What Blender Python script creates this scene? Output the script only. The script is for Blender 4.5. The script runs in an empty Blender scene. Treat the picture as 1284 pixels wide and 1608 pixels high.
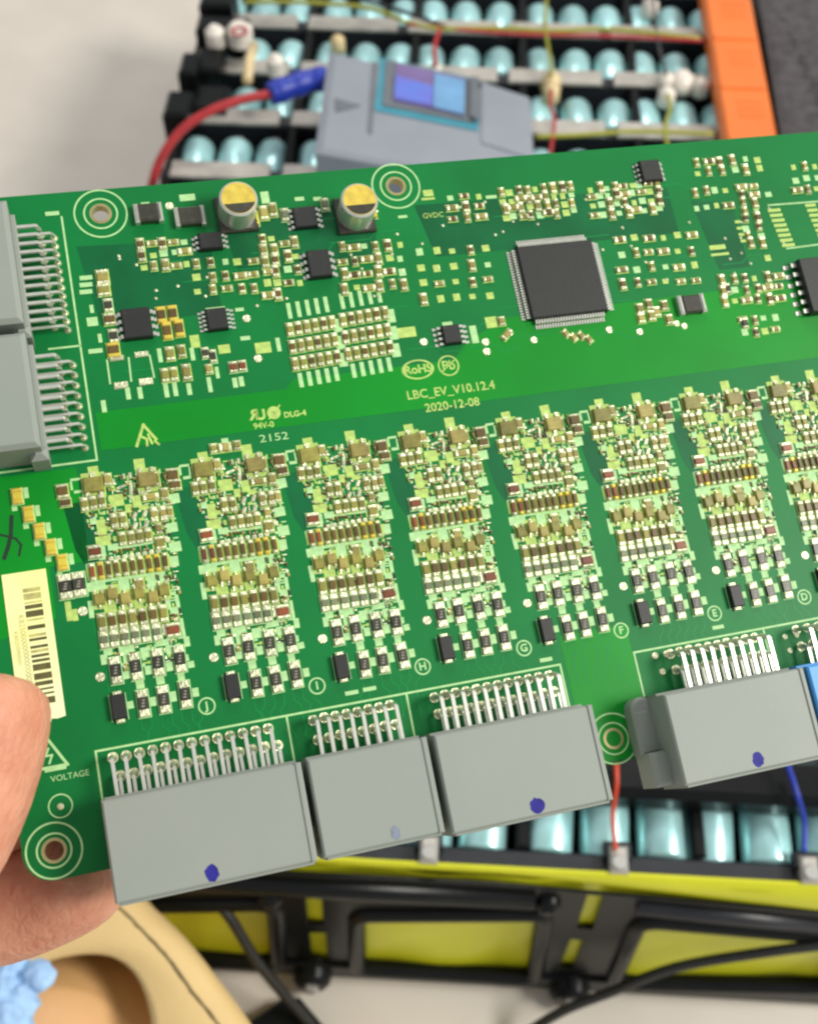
import bpy, math, random
from mathutils import Vector, Matrix
random.seed(7)
sc = bpy.context.scene
col = sc.collection
R = math.radians
MM = 0.001

# ------------------------------------------------------------------ camera, light, exposure
FPX, CX, CY = 1900.0, 642.0, 804.0           # focal length and centre in photo pixels (1284 x 1608)
PITCH = R(54.9)
CAM_H = 0.533
cam_d = bpy.data.cameras.new('camera'); cam = bpy.data.objects.new('camera', cam_d); col.objects.link(cam)
cam.location = (0, 0, CAM_H); cam.rotation_euler = (R(90) - PITCH, 0, 0)
cam_d.sensor_fit = 'HORIZONTAL'; cam_d.sensor_width = 36; cam_d.lens = FPX / 1284 * 36
cam_d.clip_start = 0.005; cam_d.clip_end = 50
cam_d.dof.use_dof = True; cam_d.dof.focus_distance = 0.190; cam_d.dof.aperture_fstop = 36
sc.camera = cam

w = bpy.data.worlds.new('World'); sc.world = w; w.use_nodes = True
bg = w.node_tree.nodes['Background']; bg.inputs[0].default_value = (0.97, 0.98, 1.0, 1); bg.inputs[1].default_value = 0.46

def area(name, loc, target, size, power, color):
    d = bpy.data.lights.new(name, 'AREA'); d.shape = 'RECTANGLE'; d.size = size[0]; d.size_y = size[1]
    d.energy = power; d.color = color
    o = bpy.data.objects.new(name, d); col.objects.link(o); o.location = loc
    o.rotation_euler = (Vector(target) - Vector(loc)).to_track_quat('-Z', 'Y').to_euler()
    return o
area('ceiling_light', (1.5, -0.15, 1.55), (0.02, 0.2, 0.2), (0.8, 0.5), 39, (1.0, 0.965, 0.89))
area('ceiling_light', (0.25, 1.5, 1.9), (0.0, 0.35, 0.1), (0.9, 0.35), 12, (1.0, 0.97, 0.92))

vs = sc.view_settings
vs.view_transform = 'Standard'; vs.look = 'None'; vs.exposure = 0.10; vs.gamma = 1.0
try: vs.use_curve_mapping = False
except Exception: pass
sc.cycles.filter_width = 2.3

# ------------------------------------------------------------------ frames of reference
FWD = Vector((0, math.cos(PITCH), -math.sin(PITCH))); UPV = Vector((0, math.sin(PITCH), math.cos(PITCH))); RIGHT = Vector((1, 0, 0))
CAMP = Vector((0, 0, CAM_H))
def c2w(v): return RIGHT * v[0] - UPV * v[1] + FWD * v[2]
def ray(px, py): return c2w(((px - CX) / FPX, (py - CY) / FPX, 1.0))
def gz(px, py, z):                     # point of the level plane at height z
    d = ray(px, py); return CAMP + d * ((z - CAM_H) / d.z)
bO = CAMP + c2w((-48.9916, -6.3181, 188.0519)) * MM
bU = c2w((0.961067, -0.144956, 0.235238)); bV = c2w((0.194836, 0.959185, -0.204944))
bU.normalize(); bV.normalize(); bN = bU.cross(-bV).normalized()
def bp(px, py, wz=0.0):                # photo measurement -> board millimetres (u right, v down)
    d = ray(px, py); P0 = bO + bN * wz * MM
    P = CAMP + d * ((P0 - CAMP).dot(bN) / d.dot(bN)) - bO
    return P.dot(bU) / MM, P.dot(bV) / MM
def bw(px, py, wz):
    u, v = bp(px, py, wz); return bO + bU * (u * MM) + bV * (v * MM) + bN * (wz * MM)

# ------------------------------------------------------------------ materials
def mat(name, c, rough=0.5, metal=0.0, var=0.15, scale=400.0, bump=0.0, spec=0.5, coat=0.0, c2=None, sss=0.0, bscale=None, rnd=0.0):
    m = bpy.data.materials.new(name); m.use_nodes = True
    nt = m.node_tree; b = nt.nodes['Principled BSDF']
    tc = nt.nodes.new('ShaderNodeTexCoord'); n = nt.nodes.new('ShaderNodeTexNoise')
    n.inputs['Scale'].default_value = scale; n.inputs['Detail'].default_value = 4
    nt.links.new(tc.outputs['Object'], n.inputs['Vector'])
    r = nt.nodes.new('ShaderNodeValToRGB'); r.color_ramp.elements[0].position = 0.3; r.color_ramp.elements[1].position = 0.7
    a = c2 if c2 else tuple(x * (1 - var) for x in c)
    r.color_ramp.elements[0].color = (*a, 1); r.color_ramp.elements[1].color = (*[min(1, x * (1 + (0 if c2 else var))) for x in c], 1)
    nt.links.new(n.outputs['Fac'], r.inputs['Fac'])
    if rnd:
        oi = nt.nodes.new('ShaderNodeObjectInfo'); mr = nt.nodes.new('ShaderNodeMapRange'); mr.inputs['To Min'].default_value = 1 - rnd; mr.inputs['To Max'].default_value = 1.0
        hs = nt.nodes.new('ShaderNodeHueSaturation'); nt.links.new(oi.outputs['Random'], mr.inputs['Value']); nt.links.new(mr.outputs['Result'], hs.inputs['Value'])
        nt.links.new(r.outputs['Color'], hs.inputs['Color']); nt.links.new(hs.outputs['Color'], b.inputs['Base Color'])
    else: nt.links.new(r.outputs['Color'], b.inputs['Base Color'])
    b.inputs['Roughness'].default_value = rough; b.inputs['Metallic'].default_value = metal
    b.inputs['Specular IOR Level'].default_value = spec; b.inputs['Coat Weight'].default_value = coat
    b.inputs['Coat Roughness'].default_value = 0.15
    if sss:
        b.inputs['Subsurface Weight'].default_value = sss; b.inputs['Subsurface Radius'].default_value = (1.0, 0.35, 0.2)
        b.inputs['Subsurface Scale'].default_value = 0.004
    if bump:
        n2 = nt.nodes.new('ShaderNodeTexNoise'); n2.inputs['Scale'].default_value = bscale or scale * 2; n2.inputs['Detail'].default_value = 5
        nt.links.new(tc.outputs['Object'], n2.inputs['Vector'])
        bp_ = nt.nodes.new('ShaderNodeBump'); bp_.inputs['Strength'].default_value = bump; bp_.inputs['Distance'].default_value = 0.001
        nt.links.new(n2.outputs['Fac'], bp_.inputs['Height']); nt.links.new(bp_.outputs['Normal'], b.inputs['Normal'])
    return m
M = {}
M['mask'] = mat('solder_mask', (0.0006, 0.160, 0.032), 0.45, var=0.14, scale=38, spec=0.22)
M['mask_bright'] = mat('solder_mask_bright', (0.0006, 0.225, 0.014), 0.42, var=0.16, scale=30, spec=0.22)
M['bare'] = mat('solder_mask_dark', (0.0006, 0.105, 0.030), 0.45, var=0.2, scale=90, spec=0.22)  # darker green tone of the mask
M['edge'] = mat('laminate_edge', (0.10, 0.22, 0.05), 0.7)
M['silk'] = mat('silkscreen_ink', (0.38, 0.64, 0.28), 0.6, var=0.12, scale=900)
M['silky'] = mat('silkscreen_ink_warm', (0.40, 0.56, 0.13), 0.6, var=0.2, scale=900)
M['solder'] = mat('solder', (0.82, 0.85, 0.55), 0.3, metal=0.6, var=0.15, scale=1500, bump=0.4, bscale=1500, rnd=0.35)
M['tin'] = mat('tinned_pin', (0.74, 0.75, 0.66), 0.3, metal=0.75, var=0.08, scale=700)
M['olive'] = mat('olive_body', (0.29, 0.27, 0.05), 0.4, var=0.3, scale=700, coat=0.3, rnd=0.45)
M['brown'] = mat('brown_ceramic', (0.16, 0.095, 0.015), 0.4, var=0.35, scale=700, coat=0.3, rnd=0.45)
M['tan'] = mat('tan_ceramic', (0.40, 0.34, 0.085), 0.4, var=0.25, scale=700, coat=0.3, rnd=0.45)
M['red'] = mat('red_brown_ceramic', (0.26, 0.062, 0.014), 0.4, var=0.35, scale=700, coat=0.3, rnd=0.45)
M['grey'] = mat('grey_green_body', (0.20, 0.23, 0.12), 0.4, var=0.3, scale=700, coat=0.3, rnd=0.45)
M['resist'] = mat('resistor_glaze', (0.045, 0.043, 0.028), 0.35, var=0.3, scale=900, coat=0.3, rnd=0.45)
M['ink'] = mat('marking_ink', (0.28, 0.27, 0.20), 0.6)
M['black'] = mat('black_epoxy', (0.010, 0.011, 0.010), 0.5, var=0.12, scale=900, bump=0.03)
M['gold'] = mat('gold_pad', (0.78, 0.60, 0.10), 0.35, metal=0.5, var=0.2, scale=600)
M['yellow'] = mat('yellow_component', (0.62, 0.50, 0.05), 0.4, var=0.2, scale=500)
M['housing'] = mat('grey_nylon', (0.272, 0.296, 0.262), 0.48, scale=45, bump=0.02, bscale=600, c2=(0.245, 0.276, 0.243), spec=0.35)
M['housingb'] = mat('blue_nylon', (0.06, 0.30, 0.68), 0.45, var=0.06, scale=60)
M['marker'] = mat('blue_marker', (0.025, 0.022, 0.22), 0.5, var=0.35, scale=500, spec=0.15)
M['markerf'] = mat('faded_marker', (0.17, 0.20, 0.26), 0.5, var=0.2, scale=500)
M['pen'] = mat('black_pen', (0.006, 0.03, 0.012), 0.4)
M['paper'] = mat('label_paper', (0.86, 0.84, 0.20), 0.55, c2=(0.80, 0.86, 0.52), scale=60)
M['print'] = mat('label_print', (0.10, 0.085, 0.02), 0.6, var=0.3, scale=600)
M['printl'] = mat('label_print_light', (0.45, 0.42, 0.14), 0.6, var=0.3, scale=600)
M['hole'] = mat('plated_hole', (0.40, 0.36, 0.16), 0.4, metal=0.6)
M['skin'] = mat('skin', (0.64, 0.315, 0.20), 0.5, c2=(0.53, 0.215, 0.13), scale=150, bump=0.3, bscale=800, sss=0.35, spec=0.35)
nt = M['skin'].node_tree; bn = [q for q in nt.nodes if q.type == 'BUMP'][0]; tcn = [q for q in nt.nodes if q.type == 'TEX_COORD'][0]
vo = nt.nodes.new('ShaderNodeTexVoronoi'); vo.feature = 'DISTANCE_TO_EDGE'; vo.inputs['Scale'].default_value = 620; vo.inputs['Randomness'].default_value = 0.9
mp = nt.nodes.new('ShaderNodeMapping'); mp.inputs['Scale'].default_value = (1.0, 0.45, 1.0); nt.links.new(tcn.outputs['Object'], mp.inputs['Vector']); nt.links.new(mp.outputs['Vector'], vo.inputs['Vector'])
b2_ = nt.nodes.new('ShaderNodeBump'); b2_.inputs['Strength'].default_value = 0.45; b2_.inputs['Distance'].default_value = 0.0006
nt.links.new(vo.outputs['Distance'], b2_.inputs['Height']); nt.links.new(bn.outputs['Normal'], b2_.inputs['Normal']); nt.links.new(b2_.outputs['Normal'], nt.nodes['Principled BSDF'].inputs['Normal'])
M['nail'] = mat('nail', (0.68, 0.40, 0.32), 0.3, var=0.05, coat=0.4)
M['floor'] = mat('floor_top', (0.66, 0.605, 0.53), 0.5, var=0.07, scale=14, bump=0.05, bscale=300)
M['wrap'] = mat('cell_wrap', (0.50, 0.87, 0.88), 0.3, metal=0.42, var=0.1, scale=60, coat=0.4, rnd=0.22)
M['steel'] = mat('nickel', (0.52, 0.51, 0.48), 0.38, metal=0.6, var=0.1, scale=200)
M['bus'] = mat('busbar', (0.52, 0.49, 0.44), 0.4, metal=0.55, var=0.15, scale=90)
M['bplast'] = mat('black_plastic', (0.005, 0.006, 0.006), 0.3, var=0.25, scale=60, bump=0.06, bscale=500, spec=0.2)
M['rail'] = mat('dark_rail', (0.014, 0.016, 0.021), 0.42, var=0.25, scale=60, bump=0.1, bscale=400)
M['film'] = mat('yellow_film', (0.68, 0.68, 0.022), 0.35, c2=(0.56, 0.57, 0.015), scale=22, bump=0.6, bscale=40)
M['orange'] = mat('orange_plastic', (0.80, 0.185, 0.03), 0.4, var=0.08, scale=30, bump=0.1, bscale=300)
M['darkfab'] = mat('dark_textured', (0.06, 0.056, 0.058), 0.7, var=0.4, scale=180, bump=0.6, bscale=350)
M['devgrey'] = mat('device_grey', (0.27, 0.295, 0.34), 0.4, var=0.06, scale=30)
M['devdark'] = mat('device_dark', (0.14, 0.16, 0.18), 0.4, var=0.1, scale=60)
M['teal'] = mat('device_teal', (0.05, 0.30, 0.40), 0.35, var=0.1, scale=60)
M['scr'] = mat('screen_blue', (0.10, 0.22, 0.75), 0.2, c2=(0.16, 0.16, 0.62), scale=60, coat=0.6)
M['scrp'] = mat('screen_purple', (0.19, 0.13, 0.32), 0.2, var=0.15, scale=60, coat=0.6)
M['scrl'] = mat('screen_pale', (0.16, 0.36, 0.62), 0.2, var=0.15, scale=60, coat=0.6)
M['wred'] = mat('red_insulation', (0.42, 0.025, 0.03), 0.4)
M['wora'] = mat('orange_red_insulation', (0.60, 0.06, 0.02), 0.4)
M['wblue'] = mat('blue_sleeve', (0.012, 0.035, 0.36), 0.4, bump=0.2, bscale=400)
M['wyel'] = mat('yellow_green_insulation', (0.32, 0.32, 0.03), 0.4)
M['wblk'] = mat('black_cable', (0.012, 0.012, 0.011), 0.45)
M['glue'] = mat('white_glue', (0.78, 0.72, 0.64), 0.35, var=0.1, scale=300)
M['gluey'] = mat('amber_glue', (0.70, 0.55, 0.30), 0.35, var=0.1, scale=300)
M['leather'] = mat('tan_leather', (0.72, 0.52, 0.23), 0.55, c2=(0.64, 0.45, 0.20), scale=28, bump=0.25, bscale=900)
M['lining'] = mat('peach_lining', (0.74, 0.41, 0.22), 0.6, c2=(0.60, 0.36, 0.12), scale=22, bump=0.1)
M['seam'] = mat('dark_seam', (0.085, 0.06, 0.02), 0.7)
M['bluec'] = mat('pale_blue_cloth', (0.36, 0.58, 0.84), 0.6, c2=(0.30, 0.47, 0.74), scale=120, bump=0.5, bscale=260)

# ------------------------------------------------------------------ mesh helpers
class MB:
    def __init__(s): s.v = []; s.f = []; s.m = []; s.mats = []
    def mi(s, name):
        if name not in s.mats: s.mats.append(name)
        return s.mats.index(name)
    def add(s, vs, fs, m):
        o = len(s.v); k = s.mi(m); s.v += [tuple(p) for p in vs]
        for f in fs: s.f.append([i + o for i in f]); s.m.append(k)
    def box(s, cx, cy, z0, wx, wy, t, m, c=0.0, rot=0.0, taper=0.0):
        """box on z0, top edges chamfered by c, all in the unit of the caller"""
        hx, hy = wx / 2, wy / 2; ca, sa = math.cos(rot), math.sin(rot); vs = []
        rings = [(hx, hy, z0), (hx - taper, hy - taper, z0 + t - c)]
        if c > 0: rings.append((hx - taper - c, hy - taper - c, z0 + t))
        for a, b, z in rings:
            for x, y in ((-a, -b), (a, -b), (a, b), (-a, b)):
                vs.append((cx + x * ca - y * sa, cy + x * sa + y * ca, z))
        fs = [(3, 2, 1, 0)]
        for r in range(len(rings) - 1):
            for k in range(4):
                a = r * 4 + k; b = r * 4 + (k + 1) % 4; fs.append((a, b, b + 4, a + 4))
        n = (len(rings) - 1) * 4; fs.append((n, n + 1, n + 2, n + 3)); s.add(vs, fs, m)
    def prism(s, pts, z0, z1, m):
        n = len(pts); vs = [(x, y, z0) for x, y in pts] + [(x, y, z1) for x, y in pts]
        fs = [tuple(range(n))[::-1], tuple(range(n, 2 * n))] + [(k, (k + 1) % n, n + (k + 1) % n, n + k) for k in range(n)]
        s.add(vs, fs, m)
    def cyl(s, cx, cy, z0, r, t, m, n=20, r2=None, chamfer=0.0):
        rr = [(r, z0), (r2 if r2 is not None else r, z0 + t - chamfer)]
        if chamfer: rr.append((rr[-1][0] - chamfer, z0 + t))
        vs = []
        for a, z in rr:
            for k in range(n):
                q = 2 * math.pi * k / n; vs.append((cx + a * math.cos(q), cy + a * math.sin(q), z))
        fs = [tuple(range(n))[::-1]]
        for q in range(len(rr) - 1):
            for k in range(n): fs.append((q * n + k, q * n + (k + 1) % n, (q + 1) * n + (k + 1) % n, (q + 1) * n + k))
        fs.append(tuple(range((len(rr) - 1) * n, len(rr) * n))); s.add(vs, fs, m)
    def ring(s, cx, cy, z, ro, ri, t, m, n=40, a0=0.0, a1=2 * math.pi, sx=1.0):
        full = abs(a1 - a0 - 2 * math.pi) < 1e-6; k_ = n if full else n + 1; vs = []
        for k in range(k_):
            q = a0 + (a1 - a0) * k / n; c, d = math.cos(q) * sx, math.sin(q)
            vs += [(cx + ro * c, cy + ro * d, z), (cx + ro * c, cy + ro * d, z + t), (cx + ri * c, cy + ri * d, z + t), (cx + ri * c, cy + ri * d, z)]
        fs = []
        for k in range(n):
            a = k * 4; b = ((k + 1) % k_) * 4
            for q in range(4): fs.append((a + q, b + q, b + (q + 1) % 4, a + (q + 1) % 4))
        s.add(vs, fs, m)
    def stroke(s, pts, wd, z, t, m):
        for (x0, y0), (x1, y1) in zip(pts, pts[1:]):
            L = math.hypot(x1 - x0, y1 - y0)
            s.box((x0 + x1) / 2, (y0 + y1) / 2, z, L + wd * 0.98, wd, t, m, rot=math.atan2(y1 - y0, x1 - x0)); z += t * 0.03
    def tube(s, pts, r, m, n=8, cap=True):
        pts = [Vector(p) for p in pts]; rs = r if isinstance(r, (list, tuple)) else [r] * len(pts); vs = []; prev = None
        for i, p in enumerate(pts):
            d = (pts[min(i + 1, len(pts) - 1)] - pts[max(i - 1, 0)]).normalized()
            if prev is None: x = d.orthogonal().normalized()
            else: x = (prev - d * prev.dot(d)).normalized()
            prev = x; y = d.cross(x)
            for k in range(n):
                q = 2 * math.pi * k / n; vs.append(p + (x * math.cos(q) + y * math.sin(q)) * rs[i])
        fs = [(i * n + k, i * n + (k + 1) % n, (i + 1) * n + (k + 1) % n, (i + 1) * n + k) for i in range(len(pts) - 1) for k in range(n)]
        if cap: fs += [tuple(range(n))[::-1], tuple(range((len(pts) - 1) * n, len(pts) * n))]
        s.add(vs, fs, m)
    def mesh(s, name, scale=1.0, smooth=False):
        me = bpy.data.meshes.new(name); me.from_pydata([(x * scale, y * scale, z * scale) for x, y, z in s.v], [], s.f)
        for m in s.mats: me.materials.append(M[m])
        me.polygons.foreach_set('material_index', s.m)
        if smooth: me.polygons.foreach_set('use_smooth', [True] * len(me.polygons))
        me.update(); return me
def ob(name, me, parent=None, loc=(0, 0, 0), rz=0.0):
    o = bpy.data.objects.new(name, me); col.objects.link(o); o.parent = parent; o.location = loc; o.rotation_euler = (0, 0, rz); return o
def tag(o, label=None, cat=None, group=None, kind=None):
    for k, v in (('label', label), ('category', cat), ('group', group), ('kind', kind)):
        if v: o[k] = v
    return o
def empty(name, loc=(0, 0, 0), rz=0.0):
    o = bpy.data.objects.new(name, None); col.objects.link(o); o.location = loc; o.rotation_euler = (0, 0, rz); o.empty_display_size = 0.01; return o
def smooth_path(pts, n=8):
    P = [Vector(p) for p in pts]; P = [P[0] * 2 - P[1]] + P + [P[-1] * 2 - P[-2]]; out = []
    for i in range(1, len(P) - 2):
        for k in range(n):
            t = k / n; a, b, c, d = P[i - 1:i + 3]
            out.append(0.5 * ((2 * b) + (c - a) * t + (2 * a - 5 * b + 4 * c - d) * t * t + (3 * b - a - 3 * c + d) * t ** 3))
    out.append(P[-2]); return out

# ------------------------------------------------------------------ the setting
m = MB(); m.box(0.0, 0.6, -0.02, 6, 6, 0.02, 'floor'); fl = ob('floor', m.mesh('floor')); tag(fl, kind='structure')

# ================================================================== circuit board
board = empty('circuit_board')
rot = Matrix((bU, -bV, bN)).transposed().to_4x4()
board.matrix_world = Matrix.Translation(bO) @ rot
tag(board, 'green printed circuit board packed with tiny components, held up by a hand', 'circuit board')
def part(name, mb, label=None, kind=None, smooth=False, parent=None, loc=(0, 0, 0)):
    o = ob(name, mb.mesh(name, MM, smooth), parent or board, loc); 
    if label: o['label'] = label
    if kind: o['kind'] = kind
    return o
L_, T_, RR_, B_ = -17.6, -47.8, 152.0, 59.4
HOLES = [(7.14, -43.45, 1.45), (-13.19, 55.28, 1.45), (73.8, 55.64, 1.35), (57.5, -43.9, 1.45)]
# substrate sheet with real holes, built with bmesh triangle fill
import bmesh
bm = bmesh.new(); edges = []
def loop(pts):
    vv = [bm.verts.new((x * MM, -y * MM, 0)) for x, y in pts]
    for a, b in zip(vv, vv[1:] + vv[:1]): edges.append(bm.edges.new((a, b)))
def arc(cx, cy, r, a0, a1, n): return [(cx + r * math.cos(R(a0 + (a1 - a0) * k / n)), cy + r * math.sin(R(a0 + (a1 - a0) * k / n))) for k in range(n + 1)]
cr = 4.3
loop(arc(L_ + cr, T_ + cr, cr, 180, 270, 8) + arc(RR_ - cr, T_ + cr, cr, 270, 360, 8) + arc(RR_ - cr, B_ - cr, cr, 0, 90, 8) + arc(L_ + cr, B_ - cr, cr, 90, 180, 8))
for x, y, r in HOLES: loop(arc(x, y, r, 0, 345, 23))
bmesh.ops.triangle_fill(bm, use_beauty=True, edges=edges)
bmesh.ops.recalc_face_normals(bm, faces=bm.faces)
if sum(f.normal.z for f in bm.faces) < 0: bmesh.ops.reverse_faces(bm, faces=bm.faces)
ext = bmesh.ops.extrude_face_region(bm, geom=list(bm.faces)[:])
for v in [g for g in ext['geom'] if isinstance(g, bmesh.types.BMVert)]: v.co.z -= 1.6 * MM
bmesh.ops.recalc_face_normals(bm, faces=bm.faces)
me = bpy.data.meshes.new('substrate'); bm.to_mesh(me); bm.free()
me.materials.append(M['mask']); me.materials.append(M['edge'])
for p in me.polygons: p.material_index = 1 if abs(p.normal.z) < 0.5 else 0
ob('substrate', me, board)

# thin sheets of brighter and darker green laid on the mask
z1, z2, z3 = 0.012, 0.024, 0.036
def poly(name, pts, mt, z, t=0.01):
    m = MB(); m.prism([(x, -y) for x, y in pts][::-1], z, z + t, mt); return part(name, m)
poly('bright_green_area', [(1.6, -9.5), (32, -9.5), (33.5, -11), (61, -11), (64, -14), (72, -17.5), (152, -18.5), (152, -3.2), (1.6, -3.2)], 'mask_bright', z1)
poly('bright_green_area', [(-17.2, -1.0), (-2.5, -1.0), (-2.5, 14), (-8.5, 14), (-8.5, 22), (-17.2, 24)], 'mask_bright', z1)
poly('bright_green_area', [(68.6, 38), (80.3, 38), (80.3, 59), (68.6, 59)], 'mask_bright', z1)
for (a, b, c, d) in ((2.5, -38, 24, -24), (26, -42, 52, -30), (60, -40, 108, -30), (112, -36, 120, -22)):
    poly('dark_green_area', [(a, b), (c, b + 1), (c, d), (a + 2, d)], 'bare', z1)
P2 = 17.0
for k in range(8):
    x = k * P2
    poly('dark_green_area', [(x - 5.3, 4.6), (x - 1.0, 4.6), (x - 0.4, 15.6), (x - 2.4, 16.6), (x - 4.4, 12)], 'bare', z1)

# silkscreen lines, rings
def line(pts, wd=0.32, mt='silk', name='silkscreen_line'):
    m = MB(); m.stroke([(x, -y) for x, y in pts], wd, z2, 0.012, mt); return part(name, m)
line([(0.9, -43.4), (0.75, -1.75), (-17.4, -1.75)]); line([(-4, -20.9), (0.8, -20.9)])
line([(-5.6, 50.5), (-5.6, 42.5), (67.7, 42.5), (67.7, 50.5)]); line([(22.9, 42.5), (22.9, 50)]); line([(41.9, 42.5), (41.9, 50)])
line([(80.6, 55), (80.6, 42.8), (150, 42.8)]); line([(104.3, 42.8), (104.3, 50)])
def rings(x, y, rs, mt='silk', wd=0.28):
    for r in rs:
        m = MB(); m.ring(x, -y, z2, r + wd / 2, r - wd / 2, 0.012, mt); part('silkscreen_ring', m)
rings(7.14, -43.45, (4.2, 2.65)); rings(-13.19, 55.28, (3.9, 2.4)); rings(73.8, 55.64, (4.0, 2.5)); rings(57.5, -43.9, (4.2, 2.7))
rings(*bp(95, 1266), (1.65,), wd=0.2)
for x, y, r in HOLES:
    m = MB(); m.ring(x, -y, z2, r + 0.35, r - 0.02, 0.012, 'hole'); m.ring(x, -y, -1.65, r + 0.02, r - 0.1, 1.7, 'hole'); part('hole_plating', m)
def text(s, px, py, h, mt='silk', rz=0.0, name='silkscreen_text', sx=1.0, at=None, bold=0.0, z=None):
    cu = bpy.data.curves.new(name, 'FONT'); cu.body = s; cu.size = h * MM * 1.38; cu.align_x = 'CENTER'; cu.align_y = 'CENTER'
    cu.extrude = 0.006 * MM; cu.offset = bold * MM; cu.resolution_u = 3
    t = bpy.data.objects.new('tmp', cu); col.objects.link(t)
    me = bpy.data.meshes.new_from_object(t.evaluated_get(bpy.context.evaluated_depsgraph_get()))
    bpy.data.objects.remove(t); me.materials.clear(); me.materials.append(M[mt])
    u, v = at if at else bp(px, py)
    o = ob(name, me, board, (u * MM, -v * MM, (z2 + 0.006 if z is None else z) * MM), rz); o.scale = (sx, 1, 1); return o
text('LBC_EV_V10.12.4', 708, 613, 1.55, 'silky', sx=0.98, bold=0.03); text('2020-12-08', 710, 636, 1.5, 'silky', bold=0.03)
text('RoHS', 656, 580, 1.5, 'silky', bold=0.05); text('Pb', 704, 574, 1.7, 'silky', bold=0.03)
m = MB(); u, v = bp(656, 580); m.ring(u, -v, z2, 1.75, 1.48, 0.012, 'silky', sx=1.6); part('silkscreen_ring', m)
u, v = bp(704, 574); rings(u, v, (1.72,), 'silky', 0.26)
line([bp(694, 584), bp(714, 564)], 0.2, 'silky')
text('R', 399, 652, 1.7, 'silky', rz=0.0, sx=-1.0, bold=0.1); text('U', 409, 652, 1.7, 'silky', bold=0.1)
m = MB(); u, v = bp(430, 648); m.ring(u, -v, z2, 1.1, 0.25, 0.012, 'silky', n=20); m.stroke([(u - 0.9, -v - 0.9), (u + 1.1, -v + 1.1)], 0.25, z3, 0.01, 'silky'); part('silkscreen_emblem', m)
text('DLG-4', 463, 650, 0.95, 'silky', bold=0.05); text('94V-0', 414, 668, 1.0, 'silky', bold=0.03); text('2152', 430, 687, 1.3, 'silk', sx=1.35)
text('GVDC', 680, 338, 1.0, 'silky'); text('VOLTAGE', 110, 1219, 0.9, 'silk')
# warning and ESD triangles
def tri(cx, cy, sz, mt, name, fill=False):
    pts = [(cx, cy - sz), (cx + sz * 0.95, cy + sz * 0.7), (cx - sz * 0.95, cy + sz * 0.7)]
    return line(pts + [pts[0]], sz * 0.16, mt, name)
tx, ty = bp(228, 686); m = MB()
m.stroke([(tx - 1.5, -ty - 1.3), (tx, -ty + 2.0), (tx + 1.6, -ty - 0.6)], 0.45, z2, 0.012, 'silky'); m.stroke([(tx - 0.7, -ty + 0.2), (tx + 0.2, -ty - 0.4), (tx + 0.1, -ty - 1.4)], 0.4, z3, 0.012, 'silky')
m.stroke([(tx + 0.5, -ty + 0.3), (tx + 0.9, -ty - 1.2)], 0.35, z3, 0.012, 'silky'); m.stroke([(tx + 1.4, -ty - 0.9), (tx + 1.9, -ty - 1.5)], 0.35, z3, 0.012, 'silky'); part('silkscreen_emblem', m)
tx, ty = bp(76, 1186); tri(tx, ty, 2.6, 'silk', 'silkscreen_triangle')
m = MB(); m.stroke([(tx + 0.1, -ty + 0.9), (tx - 0.4, -ty - 0.1), (tx + 0.5, -ty - 0.1), (tx, -ty - 1.2)], 0.3, z3, 0.01, 'silk'); part('silkscreen_emblem', m)
line([bp(74, 1209), bp(100, 1204)], 0.75)
# handwritten pen mark
m = MB(); m.stroke([(x, -y) for x, y in (bp(18, 812), bp(17, 840), bp(13, 858), bp(7, 876))], 0.62, z2, 0.012, 'pen')
m.stroke([(x, -y) for x, y in (bp(-8, 838), bp(10, 842), bp(25, 846), bp(33, 856), bp(30, 872))], 0.36, z3, 0.012, 'pen'); part('pen_mark', m)

# ------------------------------------------------------------------ component builders (board millimetres, y up)
cache = {}
def chip_mesh(wd, ln, t, body, ends=True, tf=0.24, endm='solder'):
    key = ('c', round(wd, 2), round(ln, 2), round(t, 2), body, ends, tf, endm)
    if key not in cache:
        m = MB(); c = min(wd, t) * 0.18
        if ends:
            m.box(0, 0, 0.03, wd * 0.92, ln * (1 - 2 * tf) + 0.02, t * 0.94, body, c)
            for s in (-1, 1): m.box(0, s * ln * (0.5 - tf / 2), 0.0, wd, ln * tf, t, endm, c * 1.5)
        else: m.box(0, 0, 0.0, wd, ln, t, body, c)
        if wd < 3: m.box(0, 0, z2 + 0.005, wd + 0.34, ln + 0.26, 0.012, 'silky' if body in ('olive', 'tan', 'brown') else 'silk')
        cache[key] = m.mesh('chip', MM)
    return cache[key]
def put(name, me, u, v, rz=0.0, z=0.0, parent=None): return ob(name, me, parent or board, (u * MM, -v * MM, (z + random.uniform(0, 0.03)) * MM), rz)
def sot_mesh(wd, ln, t, body):
    key = ('s', round(wd, 2), round(ln, 2), t, body)
    if key not in cache:
        m = MB(); m.box(0, 0, 0.08, wd, ln * 0.62, t, body, 0.15, taper=0.06); m.box(0, 0, z2 + 0.005, wd + 0.4, ln + 0.1, 0.012, 'silky')
        for x, s in ((-wd * 0.33, -1), (wd * 0.33, -1), (0, 1)):
            m.box(x, s * ln * 0.36, 0.25, wd * 0.2, ln * 0.14, 0.18, 'solder', 0.04); m.box(x, s * ln * 0.46, 0.02, wd * 0.24, ln * 0.16, 0.16, 'solder', 0.05)
        cache[key] = m.mesh('transistor', MM)
    return cache[key]
def mark_mesh(wd, ln, mt='silk'):
    key = ('m', round(wd, 2), round(ln, 2), mt)
    if key not in cache:
        m = MB(); m.box(0, 0, z2, wd, ln, 0.02, mt); cache[key] = m.mesh('silkscreen_mark', MM)
    return cache[key]
def joint_mesh(wd, ln):
    key = ('j', round(wd, 2), round(ln, 2))
    if key not in cache:
        m = MB(); m.box(0, 0, 0.0, wd, ln, 0.22, 'solder', 0.12, taper=0.05); cache[key] = m.mesh('solder_joint', MM)
    return cache[key]
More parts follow.
